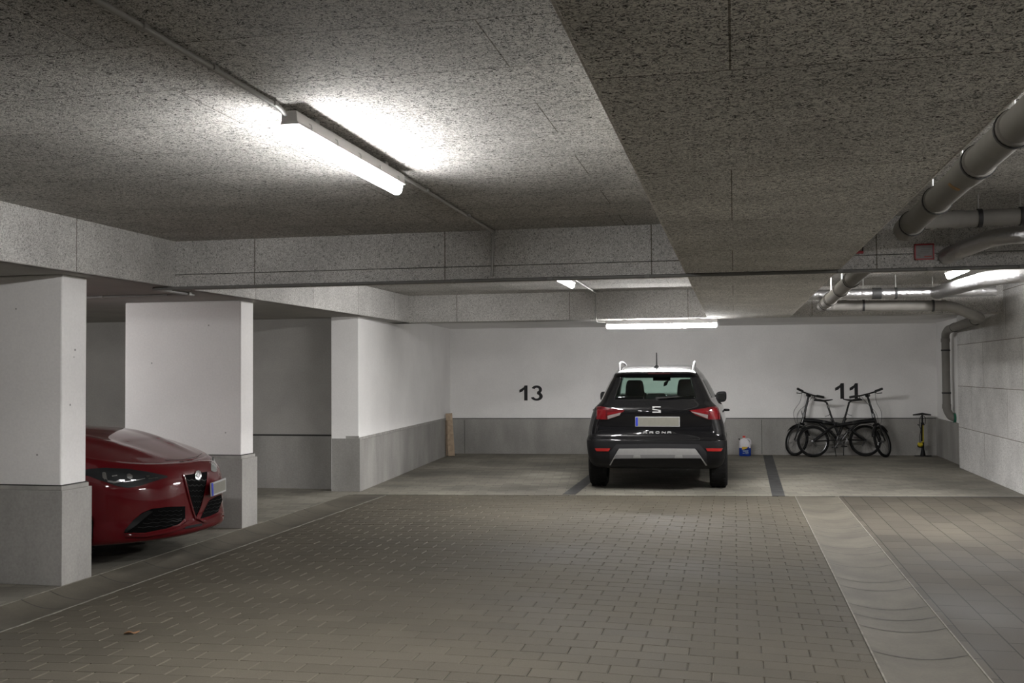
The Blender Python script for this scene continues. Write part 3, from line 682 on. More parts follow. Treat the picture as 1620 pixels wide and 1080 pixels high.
def out_normals(ob, c):
    n = sum(1 if p.normal.dot(p.center - c) > 0 else -1 for p in ob.data.polygons)
    if n < 0: ob.data.flip_normals()
bvh_b = BVHTree.FromPolygons([tuple(p) for p in groups['all'].v], groups['all'].f)
def shell(key, name, mat, th, off=-1):
    o = strip_loose(groups[key].build(name, mat, BC, smooth=True, angle=35, recalc=False)); out_normals(o, V(0, 2, .8))
    s = o.modifiers.new('skin', 'SOLIDIFY'); s.thickness = th; s.offset = off; return o
def carve(o, cyl):
    """cut the wheel arches and keep the result as the part's own mesh"""
    c = MB()
    for (y, z, r, x0, x1) in cyl:
        c.tube([V(x0, y, z), V(x1, y, z)], r, 40)
    co_ = c.build('cutter', None, BC); md = o.modifiers.new('arch', 'BOOLEAN'); md.object = co_; md.solver = 'EXACT'
    bpy.context.view_layer.update(); dg = bpy.context.evaluated_depsgraph_get()
    me = bpy.data.meshes.new_from_object(o.evaluated_get(dg)); o.modifiers.clear(); o.data = me; me.name = o.name
    bpy.data.objects.remove(co_); return o
AR = [(y, .325, .385, x0, x1) for y in (.80, 3.36) for x0, x1 in ((-1.1, -.58), (.58, 1.1))]
carve(shell('body', 'body', M['black'], .03), AR); carve(shell('clad', 'lower_cladding', M['plast'], .025), AR)
o = shell('rear', 'rear_window', M['tint'], .004); o = shell('wind', 'windscreen', M['wind'], .004); shell('side', 'side_window', M['sideg'], .004); shell('side2', 'side_window', M['sideg'], .004)
# wheels
def wheel(parent, c, r, w, side, matr=None):
    b = MB(); hw = w / 2; s = side
    b.lathe([(r * .66, -hw), (r * .9, -hw - .004), (r * .985, -hw + .02), (r, -hw + .05), (r, hw - .05), (r * .985, hw - .02), (r * .9, hw + .004), (r * .66, hw), (r * .66, -hw)], (0, 0, 0), (1, 0, 0), 48)
    for k in range(40):
        a = 2 * pi * k / 40
        for q in (-1, 0, 1):
            b.box(hw * .62 * q - hw * .2, hw * .62 * q + hw * .2, -.014, .014, r - .004, r + .0035, Matrix.Rotation(a + .05 * q, 4, 'X'))
    t = b.build('tyre', M['tyre'], parent, smooth=True, merge=False); t.location = c
    b = MB(); b.lathe([(r * .66, -hw * .8), (r * .63, hw * s * .2), (r * .66, hw * .8)], (0, 0, 0), (1, 0, 0), 40)
    for k in range(5):
        b.box(hw * .55 * s - .012, hw * .55 * s + .012, -.035, .035, .03, r * .65, Matrix.Rotation(2 * pi * k / 5, 4, 'X'))
    b.lathe([(0, hw * .62 * s), (.06, hw * .6 * s), (.07, hw * .4 * s), (.07, 0)], (0, 0, 0), (1, 0, 0), 20)
    rm = b.build('rim', M['rim'], parent, smooth=True); rm.location = c
    b = MB(); b.lathe([(.02, -.02 * s), (r * .5, -.02 * s), (r * .5, -.03 * s), (.02, -.03 * s)], (0, 0, 0), (1, 0, 0), 28); d = b.build('brake_disc', M['zinc'], rm)
    return t
for y in (.80, 3.36):
    for s in (-1, 1): wheel(BC, (s * .765, y, .325), .325, .215, s)
def bc_panel(name, mat, c1, c2, par=None, **k):
    cv = lambda c: [(900 + x / 4, 530 + y / 4) for x, y in c]
    return px_panel(bvh_b, bc_i, cv(c1), cv(c2), **k).build(name, M[mat], par or BC, smooth=True, angle=50)
bc_panel('bumper_step', 'charcoal', [(258, 740), (300, 690), (560, 687), (825, 690), (870, 740)], [(258, 830), (305, 722), (560, 720), (815, 722), (878, 830)], nu=40, off=.006)
sk = bc_panel('skid_plate', 'silver', [(256, 822), (316, 718), (560, 716), (800, 718), (876, 824)], [(264, 824), (286, 781), (560, 779), (836, 779), (866, 826)], nu=60, nv=5, off=.014, th=.02)
bc_panel('skid_band', 'silverd', [(296, 757), (560, 756), (824, 757)], [(287, 780), (560, 778), (836, 778)], sk, nu=40, nv=2, off=.017, th=.01)
for x0, x1 in ((405, 452), (668, 718)): bc_panel('skid_tab', 'silver', [(x0 + 6, 757), (x1 - 2, 757)], [(x0, 778), (x1 + 4, 778)], sk, nu=6, nv=3, off=.024, th=.012)
for c in ([(164, 716), (262, 716)], [(866, 716), (975, 716)]):
    bc_panel('rear_reflector', 'refl', c, [(c[0][0] + 10, 734), (c[1][0] - 12, 735)], nu=16, nv=3, off=.008)
tl = bc_panel('tail_lamp', 'taild', [(174, 452), (205, 449), (240, 458), (300, 467), (352, 474)], [(174, 532), (205, 534), (240, 534), (300, 516), (352, 478)], nu=26, off=.012, th=.03); tl['label'] = 'dark red tail lamp'
bc_panel('lamp_lens', 'tail', [(176, 470), (232, 474)], [(176, 530), (234, 532)], tl, off=.016, nu=10)
bc_panel('lamp_lens', 'tail', [(242, 490), (348, 478)], [(243, 508), (336, 488)], tl, off=.016, nu=10)
bc_panel('clear_lens', 'clear', [(244, 510), (330, 489)], [(246, 531), (322, 506)], tl, off=.018, nu=10)
tl = bc_panel('tail_lamp', 'taild', [(764, 475), (800, 470), (888, 455), (930, 450), (957, 452)], [(764, 478), (800, 505), (884, 534), (930, 535), (958, 533)], nu=26, off=.012, th=.03)
bc_panel('lamp_lens', 'tail', [(894, 470), (945, 458)], [(892, 528), (945, 530)], tl, off=.016, nu=10)
bc_panel('lamp_lens', 'tail', [(948, 455), (956, 456)], [(948, 531), (956, 531)], tl, off=.02, nu=4)
bc_panel('lamp_lens', 'tail', [(770, 476), (884, 466)], [(776, 483), (882, 502)], tl, off=.016, nu=10)
bc_panel('clear_lens', 'clear', [(772, 481), (880, 504)], [(780, 488), (878, 528)], tl, off=.018, nu=10)
# number plate, lettering, badge
def face_pt(px, py, off):
    d = (bc_i.to_3x3() @ ray(900 + px / 4, 530 + py / 4)).normalized(); o_ = bc_i @ CAM; h = bvh_b.ray_cast(o_, d)
    p = h[0]; return V(p.x, p.y - off, p.z)
c = face_pt(560, 547, .008); pr = MB(); pr.box(c.x - .272, c.x + .272, c.y - .004, c.y + .012, c.z - .061, c.z + .061); np_ = pr.build('number_plate', M['platew'], BC, bevel=.004)
b = MB(); b.box(c.x - .236, c.x + .264, c.y - .0065, c.y - .003, c.z - .053, c.z + .053); b.build('plate_face', M['plate'], np_, bevel=.012)
b = MB(); b.box(c.x - .266, c.x - .238, c.y - .0065, c.y - .003, c.z - .055, c.z + .055); b.build('plate_band', M['blue'], np_)
c0 = face_pt(559, 614, .004)
def stroke_glyph(mb, strokes, cx, cz, w, h, y0, y1, t):
    for st in strokes:
        for (xa, za), (xb, zb) in zip(st, st[1:]):
            A = V(cx + xa * w, 0, cz + za * h); B = V(cx + xb * w, 0, cz + zb * h); d = (B - A); L = d.length
            if L < 1e-6: continue
            d /= L; nrm = V(-d.z, 0, d.x) * t / 2; A = A - d * t * .4; B = B + d * t * .4
            mb.prism([p + V(0, y0, 0) for p in (A + nrm, A - nrm, B - nrm, B + nrm)], (0, y1 - y0, 0))
GA = [[(-.5, -.5), (-.5, .2), (-.4, .42), (-.2, .5), (.2, .5), (.4, .42), (.5, .2), (.5, -.5)], [(-.5, -.12), (.5, -.12)]]
GL = dict(A=GA, R=[[(-.5, -.5), (-.5, .5), (.25, .5), (.48, .38), (.48, .05), (.25, -.08), (-.5, -.08)], [(.1, -.08), (.5, -.5)]],
          O=[[(-.3, -.5), (.3, -.5), (.5, -.3), (.5, .3), (.3, .5), (-.3, .5), (-.5, .3), (-.5, -.3), (-.3, -.5)]], N=[[(-.5, -.5), (-.5, .5), (.5, -.5), (.5, .5)]])
b = MB()
for ch, px in zip('ARONA', (482, 522, 561, 600, 635)):
    q = face_pt(px, 615, .003); stroke_glyph(b, GL[ch], q.x, q.z, .040, .019, q.y - .004, q.y + .004, .0075)
b.build('lettering', M['letter'], BC)
q = face_pt(554, 470, .004); b = MB(); t_ = .02
# two interlocked halves of an S
for pts in ([(-.052, .018), (-.052, .058), (.055, .058), (.055, .036), (-.022, .036), (-.022, .026)], [(-.052, .010), (.055, -.008), (.055, -.026), (-.052, -.004)], [(-.052, -.058), (-.052, -.036), (.026, -.036), (.026, -.020), (.055, -.024), (.055, -.058)]):
    b.prism([q + V(x * .95, -.006, z * .70) for x, z in pts], (0, .014, 0))
b.build('badge', M['letter'], BC)
# rear wiper, high brake lamp, door mirrors, handles, rails, antenna
b = MB(); a0 = face_pt(560, 402, .012); b.lathe([(0, 0), (.022, 0), (.026, .02), (.026, .03)], a0, (0, 1, 0), 16)
pts = [face_pt(x, y, .02) for x, y in ((560, 400), (600, 397), (650, 394), (692, 391))]; b.tube(pts, [.011, .009, .006, .005], 8)
pts = [face_pt(x, y, .012) for x, y in ((545, 396), (600, 392), (660, 388), (700, 386))]; b.tube(pts, .005, 6); b.build('rear_wiper', M['rubber'], BC)
bc_panel('brake_lamp', 'braked', [(500, 239), (640, 238)], [(500, 248), (640, 247)], nu=12, nv=2, off=.006)
for s in (-1, 1):
    b = MB(); rows = []
    for y, k in ((2.50, .75), (2.53, .97), (2.58, 1.0), (2.64, .85), (2.69, .45)):
        rows.append([V(s * (.84 + .078 * k * cos(a) * (abs(cos(a)) + 1e-6) ** -.4), y, 1.115 + .078 * k * (abs(sin(a)) ** .6 * (1 if sin(a) > 0 else -1)) + .012 * k * cos(a)) for a in [2 * pi * q / 24 for q in range(24)]])
    b.grid(rows, closed=True); b.add(rows[0], [tuple(range(24))]); b.add(rows[-1], [tuple(range(24))]); b.tube([V(s * .74, 2.62, 1.05), V(s * .82, 2.60, 1.06)], [.035, .028], 10)
    mr = b.build('door_mirror', M['plast'], BC, smooth=True)
    b = MB(); b.box(s * .842 - .052, s * .842 + .052, 2.494, 2.50, 1.07, 1.165); b.build('mirror_glass', M['gloss'], mr, bevel=.01)
    b = MB(); b.tube([V(s * .875, 1.60, .955), V(s * .925, 1.66, .955), V(s * .925, 1.80, .953), V(s * .875, 1.86, .953)], .014, 8); b.build('door_handle', M['plast'], BC, smooth=True)
    b = MB(); P = crom([V(s * .465, .46, 1.49), V(s * .47, .55, 1.55), V(s * .475, .72, 1.60), V(s * .48, 1.3, 1.612), V(s * .475, 1.75, 1.575), V(s * .47, 1.88, 1.51)], 6); b.tube(P, .0145, 10); b.build('roof_rail', M['silver'], BC, smooth=True)
b = MB(); b.lathe([(0, .035), (.018, .032), (.04, .006), (.045, -.025)], V(0, .66, 1.545), (0, .1, 1), 16); b.tube([V(0, .66, 1.56), V(0, .64, 1.73)], [.009, .006], 8); b.build('roof_antenna', M['rubber'], BC, smooth=True)
# inside: seats, shelf, mirror, dashboard, steering wheel
def seat(x, y, hw, zt, name='seat'):
    b = MB(); rows = []
    for z, w_, d, yy in ((.55, .9, .10, .0), (.70, 1, .11, -.02), (.95, 1.0, .10, -.08), (1.08, .85, .08, -.11), (1.13, .6, .05, -.12)):
        rows.append([V(x + hw * w_ * (abs(cos(a)) ** .5) * (1 if cos(a) > 0 else -1), y + yy + d * sin(a), z) for a in [2 * pi * q / 20 for q in range(20)]])
    b.grid(rows, closed=True); b.add(rows[-1], [tuple(range(20))]); st = b.build(name, M['seatm'], BC, smooth=True)
    b = MB(); rows = []
    for z, w_, d in ((zt - .235, .9, .03), (zt - .22, 1.0, .05), (zt - .08, .92, .055), (zt - .02, .80, .05), (zt, .6, .02)):
        rows.append([V(x + .135 * w_ * (abs(cos(a)) ** .4) * (1 if cos(a) > 0 else -1), y - .13 + d * sin(a), z) for a in [2 * pi * q / 20 for q in range(20)]])
    b.grid(rows, closed=True); b.add(rows[0], [tuple(range(20))]); b.add(rows[-1], [tuple(range(20))]); b.tube([V(x - .05, y - .13, 1.1), V(x - .05, y - .13, zt - .2)], .008, 6); b.tube([V(x + .05, y - .13, 1.1), V(x + .05, y - .13, zt - .2)], .008, 6)
    b.build('headrest', M['seatm'], st, smooth=True)
seat(-.36, 1.95, .25, 1.37); seat(.36, 1.95, .25, 1.38)
b = MB(); b.box(-.62, .62, .78, .95, .55, 1.125); b.build('rear_bench', M['seatm'], BC, bevel=.04)
b = MB(); rows = [[V(-.02 + .14 * w_ * (abs(cos(a)) ** .4) * (1 if cos(a) > 0 else -1), .86 + .04 * sin(a), z) for a in [2 * pi * q / 20 for q in range(20)]] for z, w_ in ((1.10, 1), (1.17, .95), (1.20, .75))]
b.grid(rows, closed=True); b.add(rows[-1], [tuple(range(20))]); b.build('headrest', M['seatm'], BC, smooth=True)
b = MB(); b.box(-.66, .66, .22, .80, 1.06, 1.09); b.build('parcel_shelf', M['seatm'], BC)
b = MB(); b.box(-.68, .68, 2.6, 3.0, .8, 1.06); b.build('dashboard', M['seatm'], BC, bevel=.04)
b = MB(); b.box(-.125, .125, 2.22, 2.25, 1.355, 1.415); b.tube([V(0, 2.24, 1.40), V(0, 2.28, 1.44)], .012, 8); b.build('rear_view_mirror', M['plast'], BC, bevel=.012)
b = MB(); b.tube([V(-.36 + .18 * cos(a), 2.42 + .05 * sin(a), 1.02 + .18 * sin(a)) for a in [2 * pi * k / 28 for k in range(28)]], .016, 8, closed=True); b.box(-.50, -.22, 2.42, 2.44, 1.0, 1.04); b.build('steering_wheel', M['plast'], BC, smooth=True)
b = MB(); b.prism([V(x, 2.30, z) for x, z in ((.02, 1.27), (.07, 1.29), (.10, 1.36), (.06, 1.35), (.03, 1.33))], (0, .02, 0)); b.tube([V(.06, 2.31, 1.33), V(0.02, 2.29, 1.43)], .003, 5); b.build('hanging_tag', M['plast'], BC)

# ------------------------------------------------------------------ dark red car nosing out between the pillars
RX, RY = -4.285, 7.93
RC = empty('parked_car', (RX, RY, 0), 0, 'dark red sports saloon nosing out between two white pillars', 'car')
rc_m = Matrix.Translation((RX, RY, 0)); rc_i = rc_m.inverted()
HW = .84
def rc_plan(t, D, w, xn):
    """t 0 nose centre .. 1 flank behind the wheel: plan curve of one level"""
    if t < .6:
        a = (t / .6) * pi / 2; n = 2.5
        return xn - D * (1 - max(0, cos(a)) ** (2 / n)), w * sin(a) ** (2 / n)
    s = (t - .6) / .4
    return xn - D - s * (3.6 - D), w * (1 - .06 * max(0, s - .6) / .4)
# level fraction, nose x, corner depth, half width, height at nose, height at flank
RL = [(0, -.14, .80, .78, .185, .15), (.06, -.03, .82, .82, .195, .17), (.12, .0, .83, .835, .23, .23), (.2, .0, .83, .84, .285, .31), (.3, -.012, .84, .84, .355, .41), (.45, -.012, .85, .842, .46, .55),
      (.6, -.014, .87, .845, .555, .68), (.75, -.030, .90, .842, .645, .785), (.86, -.06, .92, .835, .705, .845), (.94, -.10, .93, .815, .745, .885), (1.0, -.15, .93, .785, .772, .912)]
NT_ = 90; lvl = [k / 40 for k in range(41)]
tabl = dense(RL, lvl); rowsR = []
for (f, xn, D, w_, zn, zf) in tabl:
    row = []
    for k in range(NT_ + 1):
        t = k / NT_; x, y = rc_plan(t, D, w_, xn)
        e = min(1, max(0, (-x - .05) / 1.0)); e = e * e * (3 - 2 * e); z = lerp(zn, zf, e) + (.03 * min(1, max(0, (-x - 1.0) / 1.2))) * f
        row.append(V(x, -y, z))
    rowsR.append(row)
low = MB()
def mirror(rows): return [r[::-1] + [V(p.x, -p.y, p.z) for p in r[1:]] for r in rows]
low.grid(mirror(rowsR))
edge = rowsR[-1]
top = MB(); rows = []; NY = 24
for p in edge:
    x, ye, ze = p.x, -p.y, p.z; r = []
    cr = .082 * min(1, max(0, (-x - .15) / .5)) ** .7 + .065 * min(1, max(0, (-x - .6) / .8))
    for k in range(-NY, NY + 1):
        q = k / NY; y = q * ye; ridge = .016 * math.exp(-((abs(y) - (.24 + .30 * min(1, max(0, -x - .15) / 1.3))) / .075) ** 2) * min(1, max(0, (-x - .2) / .3))
        r.append(V(x, y, ze + cr * (1 - abs(q) ** 2.2) + ridge))
    rows.append(r)
kb = max(i for i, p in enumerate(edge) if p.x > -1.52)
top.grid(rows[:kb + 1]); deck = MB(); deck.grid(rows[kb:])
allv = MB()
for m_ in (low, top, deck):
    allv.add(m_.v, m_.f)
bvh_r = BVHTree.FromPolygons([tuple(p) for p in allv.v], allv.f)
lo = low.build('body', M['redp'], RC, smooth=True, angle=60); out_normals(lo, V(-1.8, 0, .5))
sd = lo.modifiers.new('skin', 'SOLIDIFY'); sd.thickness = .02
c = MB()
for x in (-.86, -3.35):
    for s in (-1, 1): c.tube([V(x, s * .56, .31), V(x, s * 1.1, .31)], .355, 40)
cu = c.build('cutter', None, RC); md = lo.modifiers.new('arch', 'BOOLEAN'); md.object = cu; md.solver = 'EXACT'; bpy.context.view_layer.update()
me = bpy.data.meshes.new_from_object(lo.evaluated_get(bpy.context.evaluated_depsgraph_get())); lo.modifiers.clear(); lo.data = me; bpy.data.objects.remove(cu)
o = top.build('bonnet', M['redp'], RC, smooth=True, angle=60); o = deck.build('rear_deck', M['redp'], RC, smooth=True, angle=60)
gh = MB(); rows = []
for z, xf, xr, w_ in ((.90, -1.44, -3.45, .70), (1.05, -1.74, -3.30, .655), (1.18, -2.05, -3.1, .60), (1.26, -2.25, -2.9, .555)):
    pts = []
    for k in range(48):
        a = 2 * pi * k / 48; n = 4.0; cx = (xf + xr) / 2; lx = (xf - xr) / 2
        pts.append(V(cx + lx * abs(cos(a)) ** (2 / n) * (1 if cos(a) > 0 else -1), w_ * abs(sin(a)) ** (2 / n) * (1 if sin(a) > 0 else -1), z))
    rows.append(pts)
gh.grid(rows, closed=True); gh.build('window_band', M['gloss'], RC, smooth=True)
rf = MB(); r2 = [[V(lerp(-2.55, p.x, k), p.y * k, 1.26 + .055 * (1 - k * k)) for p in rows[-1]] for k in (1, .9, .7, .4, .1)]
rf.grid(r2, closed=True); rf.add(r2[-1], [tuple(range(48))]); rf.build('roof', M['redp'], RC, smooth=True)
b = MB(); b.box(-3.6, -.55, -.72, .72, .19, .21); b.build('underbody', M['plast'], RC)
for x in (-.86, -3.35):
    for s in (-1, 1):
        t = wheel(RC, (0, 0, 0), .305, .21, 1)
        for ob in [q for q in RC.children if q.name.split('.')[0] in ('tyre', 'rim') and q.location.length < 1e-6]:
            ob.location = (x, s * .715, .305); ob.rotation_euler = (0, 0, pi / 2 * s)
for s in (-1, 1):
    b = MB(); rows = []
    for xx, k in ((-2.02, .7), (-2.00, 1), (-1.92, 1), (-1.85, .6), (-1.82, .2)):
        rows.append([V(xx, s * .88 + .085 * k * cos(a), 1.0 + .055 * k * sin(a)) for a in [2 * pi * q / 18 for q in range(18)]])
    b.grid(rows, closed=True); b.add(rows[0], [tuple(range(18))]); b.tube([V(-1.94, s * .72, .95), V(-1.94, s * .84, .97)], .02, 8); b.build('door_mirror', M['gloss'], RC, smooth=True)
def rc_panel(name, mat, c1, c2, par=None, **k):
    return px_panel(bvh_r, rc_i, c1, c2, **k).build(name, M[mat] if isinstance(mat, str) else mat, par or RC, smooth=True, angle=50)
Z8 = lambda pts: [(140 + x / 6.75, 720 + y / 6.75) for x, y in pts]
hl = rc_panel('headlamp', 'hlin', [(120, 748), (140, 741.5), (165, 739.5), (200, 741), (235, 746), (265, 752.5)], [(120, 750), (140, 752.5), (160, 760), (185, 768.5), (203, 771.5), (222, 768), (245, 760.5), (265, 755)], nu=40, nv=8, off=.006, th=.02)
for c1, c2 in (([(145, 185), (165, 175), (185, 182), (200, 260)], [(150, 235), (170, 260), (188, 250), (198, 268)]), ([(200, 265), (290, 280), (330, 255), (385, 262)], [(205, 285), (280, 300), (335, 285), (385, 272)]),
               ([(408, 200), (440, 192), (470, 215)], [(415, 240), (445, 255), (470, 240)]), ([(455, 258), (530, 258), (605, 240)], [(460, 272), (530, 268), (605, 250)]), ([(612, 212), (655, 212)], [(620, 232), (650, 228)]), ([(640, 245), (740, 236)], [(645, 253), (745, 246)]), ([(250, 216), (305, 208)], [(252, 226), (306, 218)])):
    rc_panel('reflector', 'hlchrome', Z8(c1), Z8(c2), hl, nu=8, nv=3, off=.010, th=.006)
hf = rc_panel('headlamp', 'hlfar', [(334, 724), (337, 721.5), (341, 730), (343.5, 738)], [(334, 744), (337.5, 746), (341, 746), (343.5, 745)], nu=10, nv=5, off=.008, th=.02)
gr = rc_panel('grille', 'mesh', Z8([(1022, 215), (1060, 390), (1105, 560), (1143, 668)]), Z8([(1266, 172), (1262, 280), (1225, 450), (1162, 668)]), nu=30, nv=10, off=.004, th=.02)
rc_panel('grille_rim', 'redp', Z8([(1012, 200), (1020, 230), (1060, 400), (1108, 575), (1145, 690)]), Z8([(1026, 205), (1036, 230), (1076, 400), (1122, 575), (1150, 660)]), gr, nu=24, nv=2, off=.016, th=.02)
rc_panel('grille_rim', 'redp', Z8([(1160, 690), (1225, 470), (1262, 290), (1270, 180)]), Z8([(1150, 660), (1238, 470), (1276, 290), (1284, 175)]), gr, nu=24, nv=2, off=.016, th=.02)
for k in range(7):
    y = 260 + k * 58; xl = 1040 + (y - 215) * .225; xr = 1262 - max(0, (y - 280)) * .26
    if xr - xl > 12:
        pts = [(lerp(xl, xr, q / 8), y + (9 if q % 2 else -9)) for q in range(9)]
        rc_panel('grille_bar', 'bars', Z8(pts), Z8([(x, yy + 7) for x, yy in pts]), gr, nu=16, nv=1, off=.010, th=.01)
bd = rc_panel('badge', 'chrome', Z8([(1140, 212), (1150, 172), (1174, 155), (1198, 172), (1208, 208)]), Z8([(1140, 214), (1150, 250), (1174, 266), (1198, 250), (1208, 210)]), nu=20, nv=6, off=.022, th=.02)
rc_panel('badge_emblem', 'badgeg', Z8([(1153, 200), (1174, 178), (1195, 200)]), Z8([(1153, 230), (1174, 246), (1195, 226)]), bd, nu=8, nv=4, off=.026, th=.006)
rc_panel('badge_emblem', 'silver', Z8([(1170, 186), (1178, 186)]), Z8([(1170, 240), (1178, 240)]), bd, nu=2, nv=2, off=.029, th=.006)
rc_panel('badge_emblem', 'silver', Z8([(1156, 208), (1192, 204)]), Z8([(1156, 216), (1192, 212)]), bd, nu=2, nv=2, off=.029, th=.006)
li = rc_panel('lower_intake', 'mesh', [(195.5, 843), (204, 832), (223, 812), (240, 804.5), (265, 801.5), (293, 800.5)], [(196, 844), (215, 844), (229, 843), (264, 836), (285, 829), (293, 821)], nu=40, nv=10, off=.003, th=.02)
rc_panel('intake_rim', 'redp', [(195, 845), (229, 845.5), (264, 838.5), (286, 831.5), (294, 824)], [(195, 843), (229, 842.5), (264, 835.5), (284, 828.5), (292, 820)], li, nu=30, nv=2, off=.016, th=.02)
for k in range(5):
    y0 = 808 + k * 6.5; x0 = 250 - k * 8
    pts = [(lerp(x0, 288, q / 8), y0 - .6 * q * (1 if k > 2 else .2) + (1 if q % 2 else -1)) for q in range(9)]
    rc_panel('intake_bar', 'bars', pts, [(x, y + .9) for x, y in pts], li, nu=16, nv=1, off=.008, th=.008)
rc_panel('intake_vane', 'bars', Z8([(385, 800), (480, 690), (560, 630), (640, 590)]), Z8([(400, 825), (520, 740), (600, 670), (690, 600)]), li, nu=16, nv=3, off=.012, th=.01)
li = rc_panel('lower_intake', 'mesh', [(317, 819.5), (331, 791), (342, 785), (352.5, 780.5)], [(317.5, 820.5), (332, 816), (345, 810), (352, 790)], nu=20, nv=8, off=.004, th=.02)
for k in range(4):
    y0 = 793 + k * 6; pts = [(lerp(330 - k * 3.4, 350 - k * 1.2, q / 6), y0 - q * .8 + (.8 if q % 2 else -.8)) for q in range(7)]
    rc_panel('intake_bar', 'bars', pts, [(x, y + .8) for x, y in pts], li, nu=12, nv=1, off=.010, th=.008)
lp = rc_panel('front_lip', 'redp', [(200, 846.5), (229, 846), (264, 839), (286, 832), (297, 824), (306, 819.5)], [(200, 849), (229, 849), (266, 843), (290, 835.5), (300, 829), (308, 822)], nu=30, nv=2, off=.03, th=.035)
rc_panel('front_lip', 'redp', [(314, 820), (325, 824), (338, 818.5), (352, 811)], [(315, 822), (326, 827.5), (340, 822.5), (355, 816)], nu=16, nv=2, off=.03, th=.035)
rc_panel('splitter', 'plast', [(292, 833), (310, 829), (320, 828)], [(293, 836), (310, 833), (320, 831)], nu=12, nv=2, off=.02, th=.025)
def rc_line(name, mat, pts, r, off, par=None):
    o_ = rc_i @ CAM; P = []
    for u, v in pts:
        d = ray(u, v); h = bvh_r.ray_cast(o_, d)
        if h[0] is not None: P.append(h[0] - d * off)
    if len(P) > 1:
        b = MB(); b.tube(P, r, 8); b.build(name, M[mat], par or RC, smooth=True)
rc_line('bonnet_seam', 'seam', [(262, 728), (290, 727), (312, 722.5), (319, 717.5), (319, 711), (315, 705)], .0035, .001)
# plate on its bracket, offset to one side of the nose
def world_on(u, v, x): r = ray(u, v); return rc_i @ (CAM + r * ((x - CAM.x) / r.x))
cn = [world_on(u, v, RX + dx) for u, v, dx in ((334.5, 764, .045), (357.5, 755.5, -.055), (357.5, 776.5, -.055), (335.5, 785, .045))]
nx = (cn[1] - cn[0]).cross(cn[3] - cn[0]).normalized()
if nx.x < 0: nx = -nx
def pl(a, c, z0, z1, off): return [cn[0].lerp(cn[1], t).lerp(cn[3].lerp(cn[2], t), z) + nx * off for t, z in ((a, z0), (c, z0), (c, z1), (a, z1))]
b = MB(); b.prism(pl(0, 1, 0, 1, 0), nx * -.012); np_ = b.build('number_plate', M['platew'], RC)
b = MB(); b.prism(pl(.13, .95, .12, .88, .002), nx * -.003); b.build('plate_face', M['plate'], np_, bevel=.001)
b = MB(); b.prism(pl(.0, .10, .02, .98, .002), nx * -.003); b.build('plate_band', M['blue'], np_)
b = MB(); m0 = (cn[0] + cn[1] + cn[2] + cn[3]) / 4; b.tube([m0 - nx * .01, m0 - nx * .14], .03, 8); b.build('plate_bracket', M['plast'], np_)
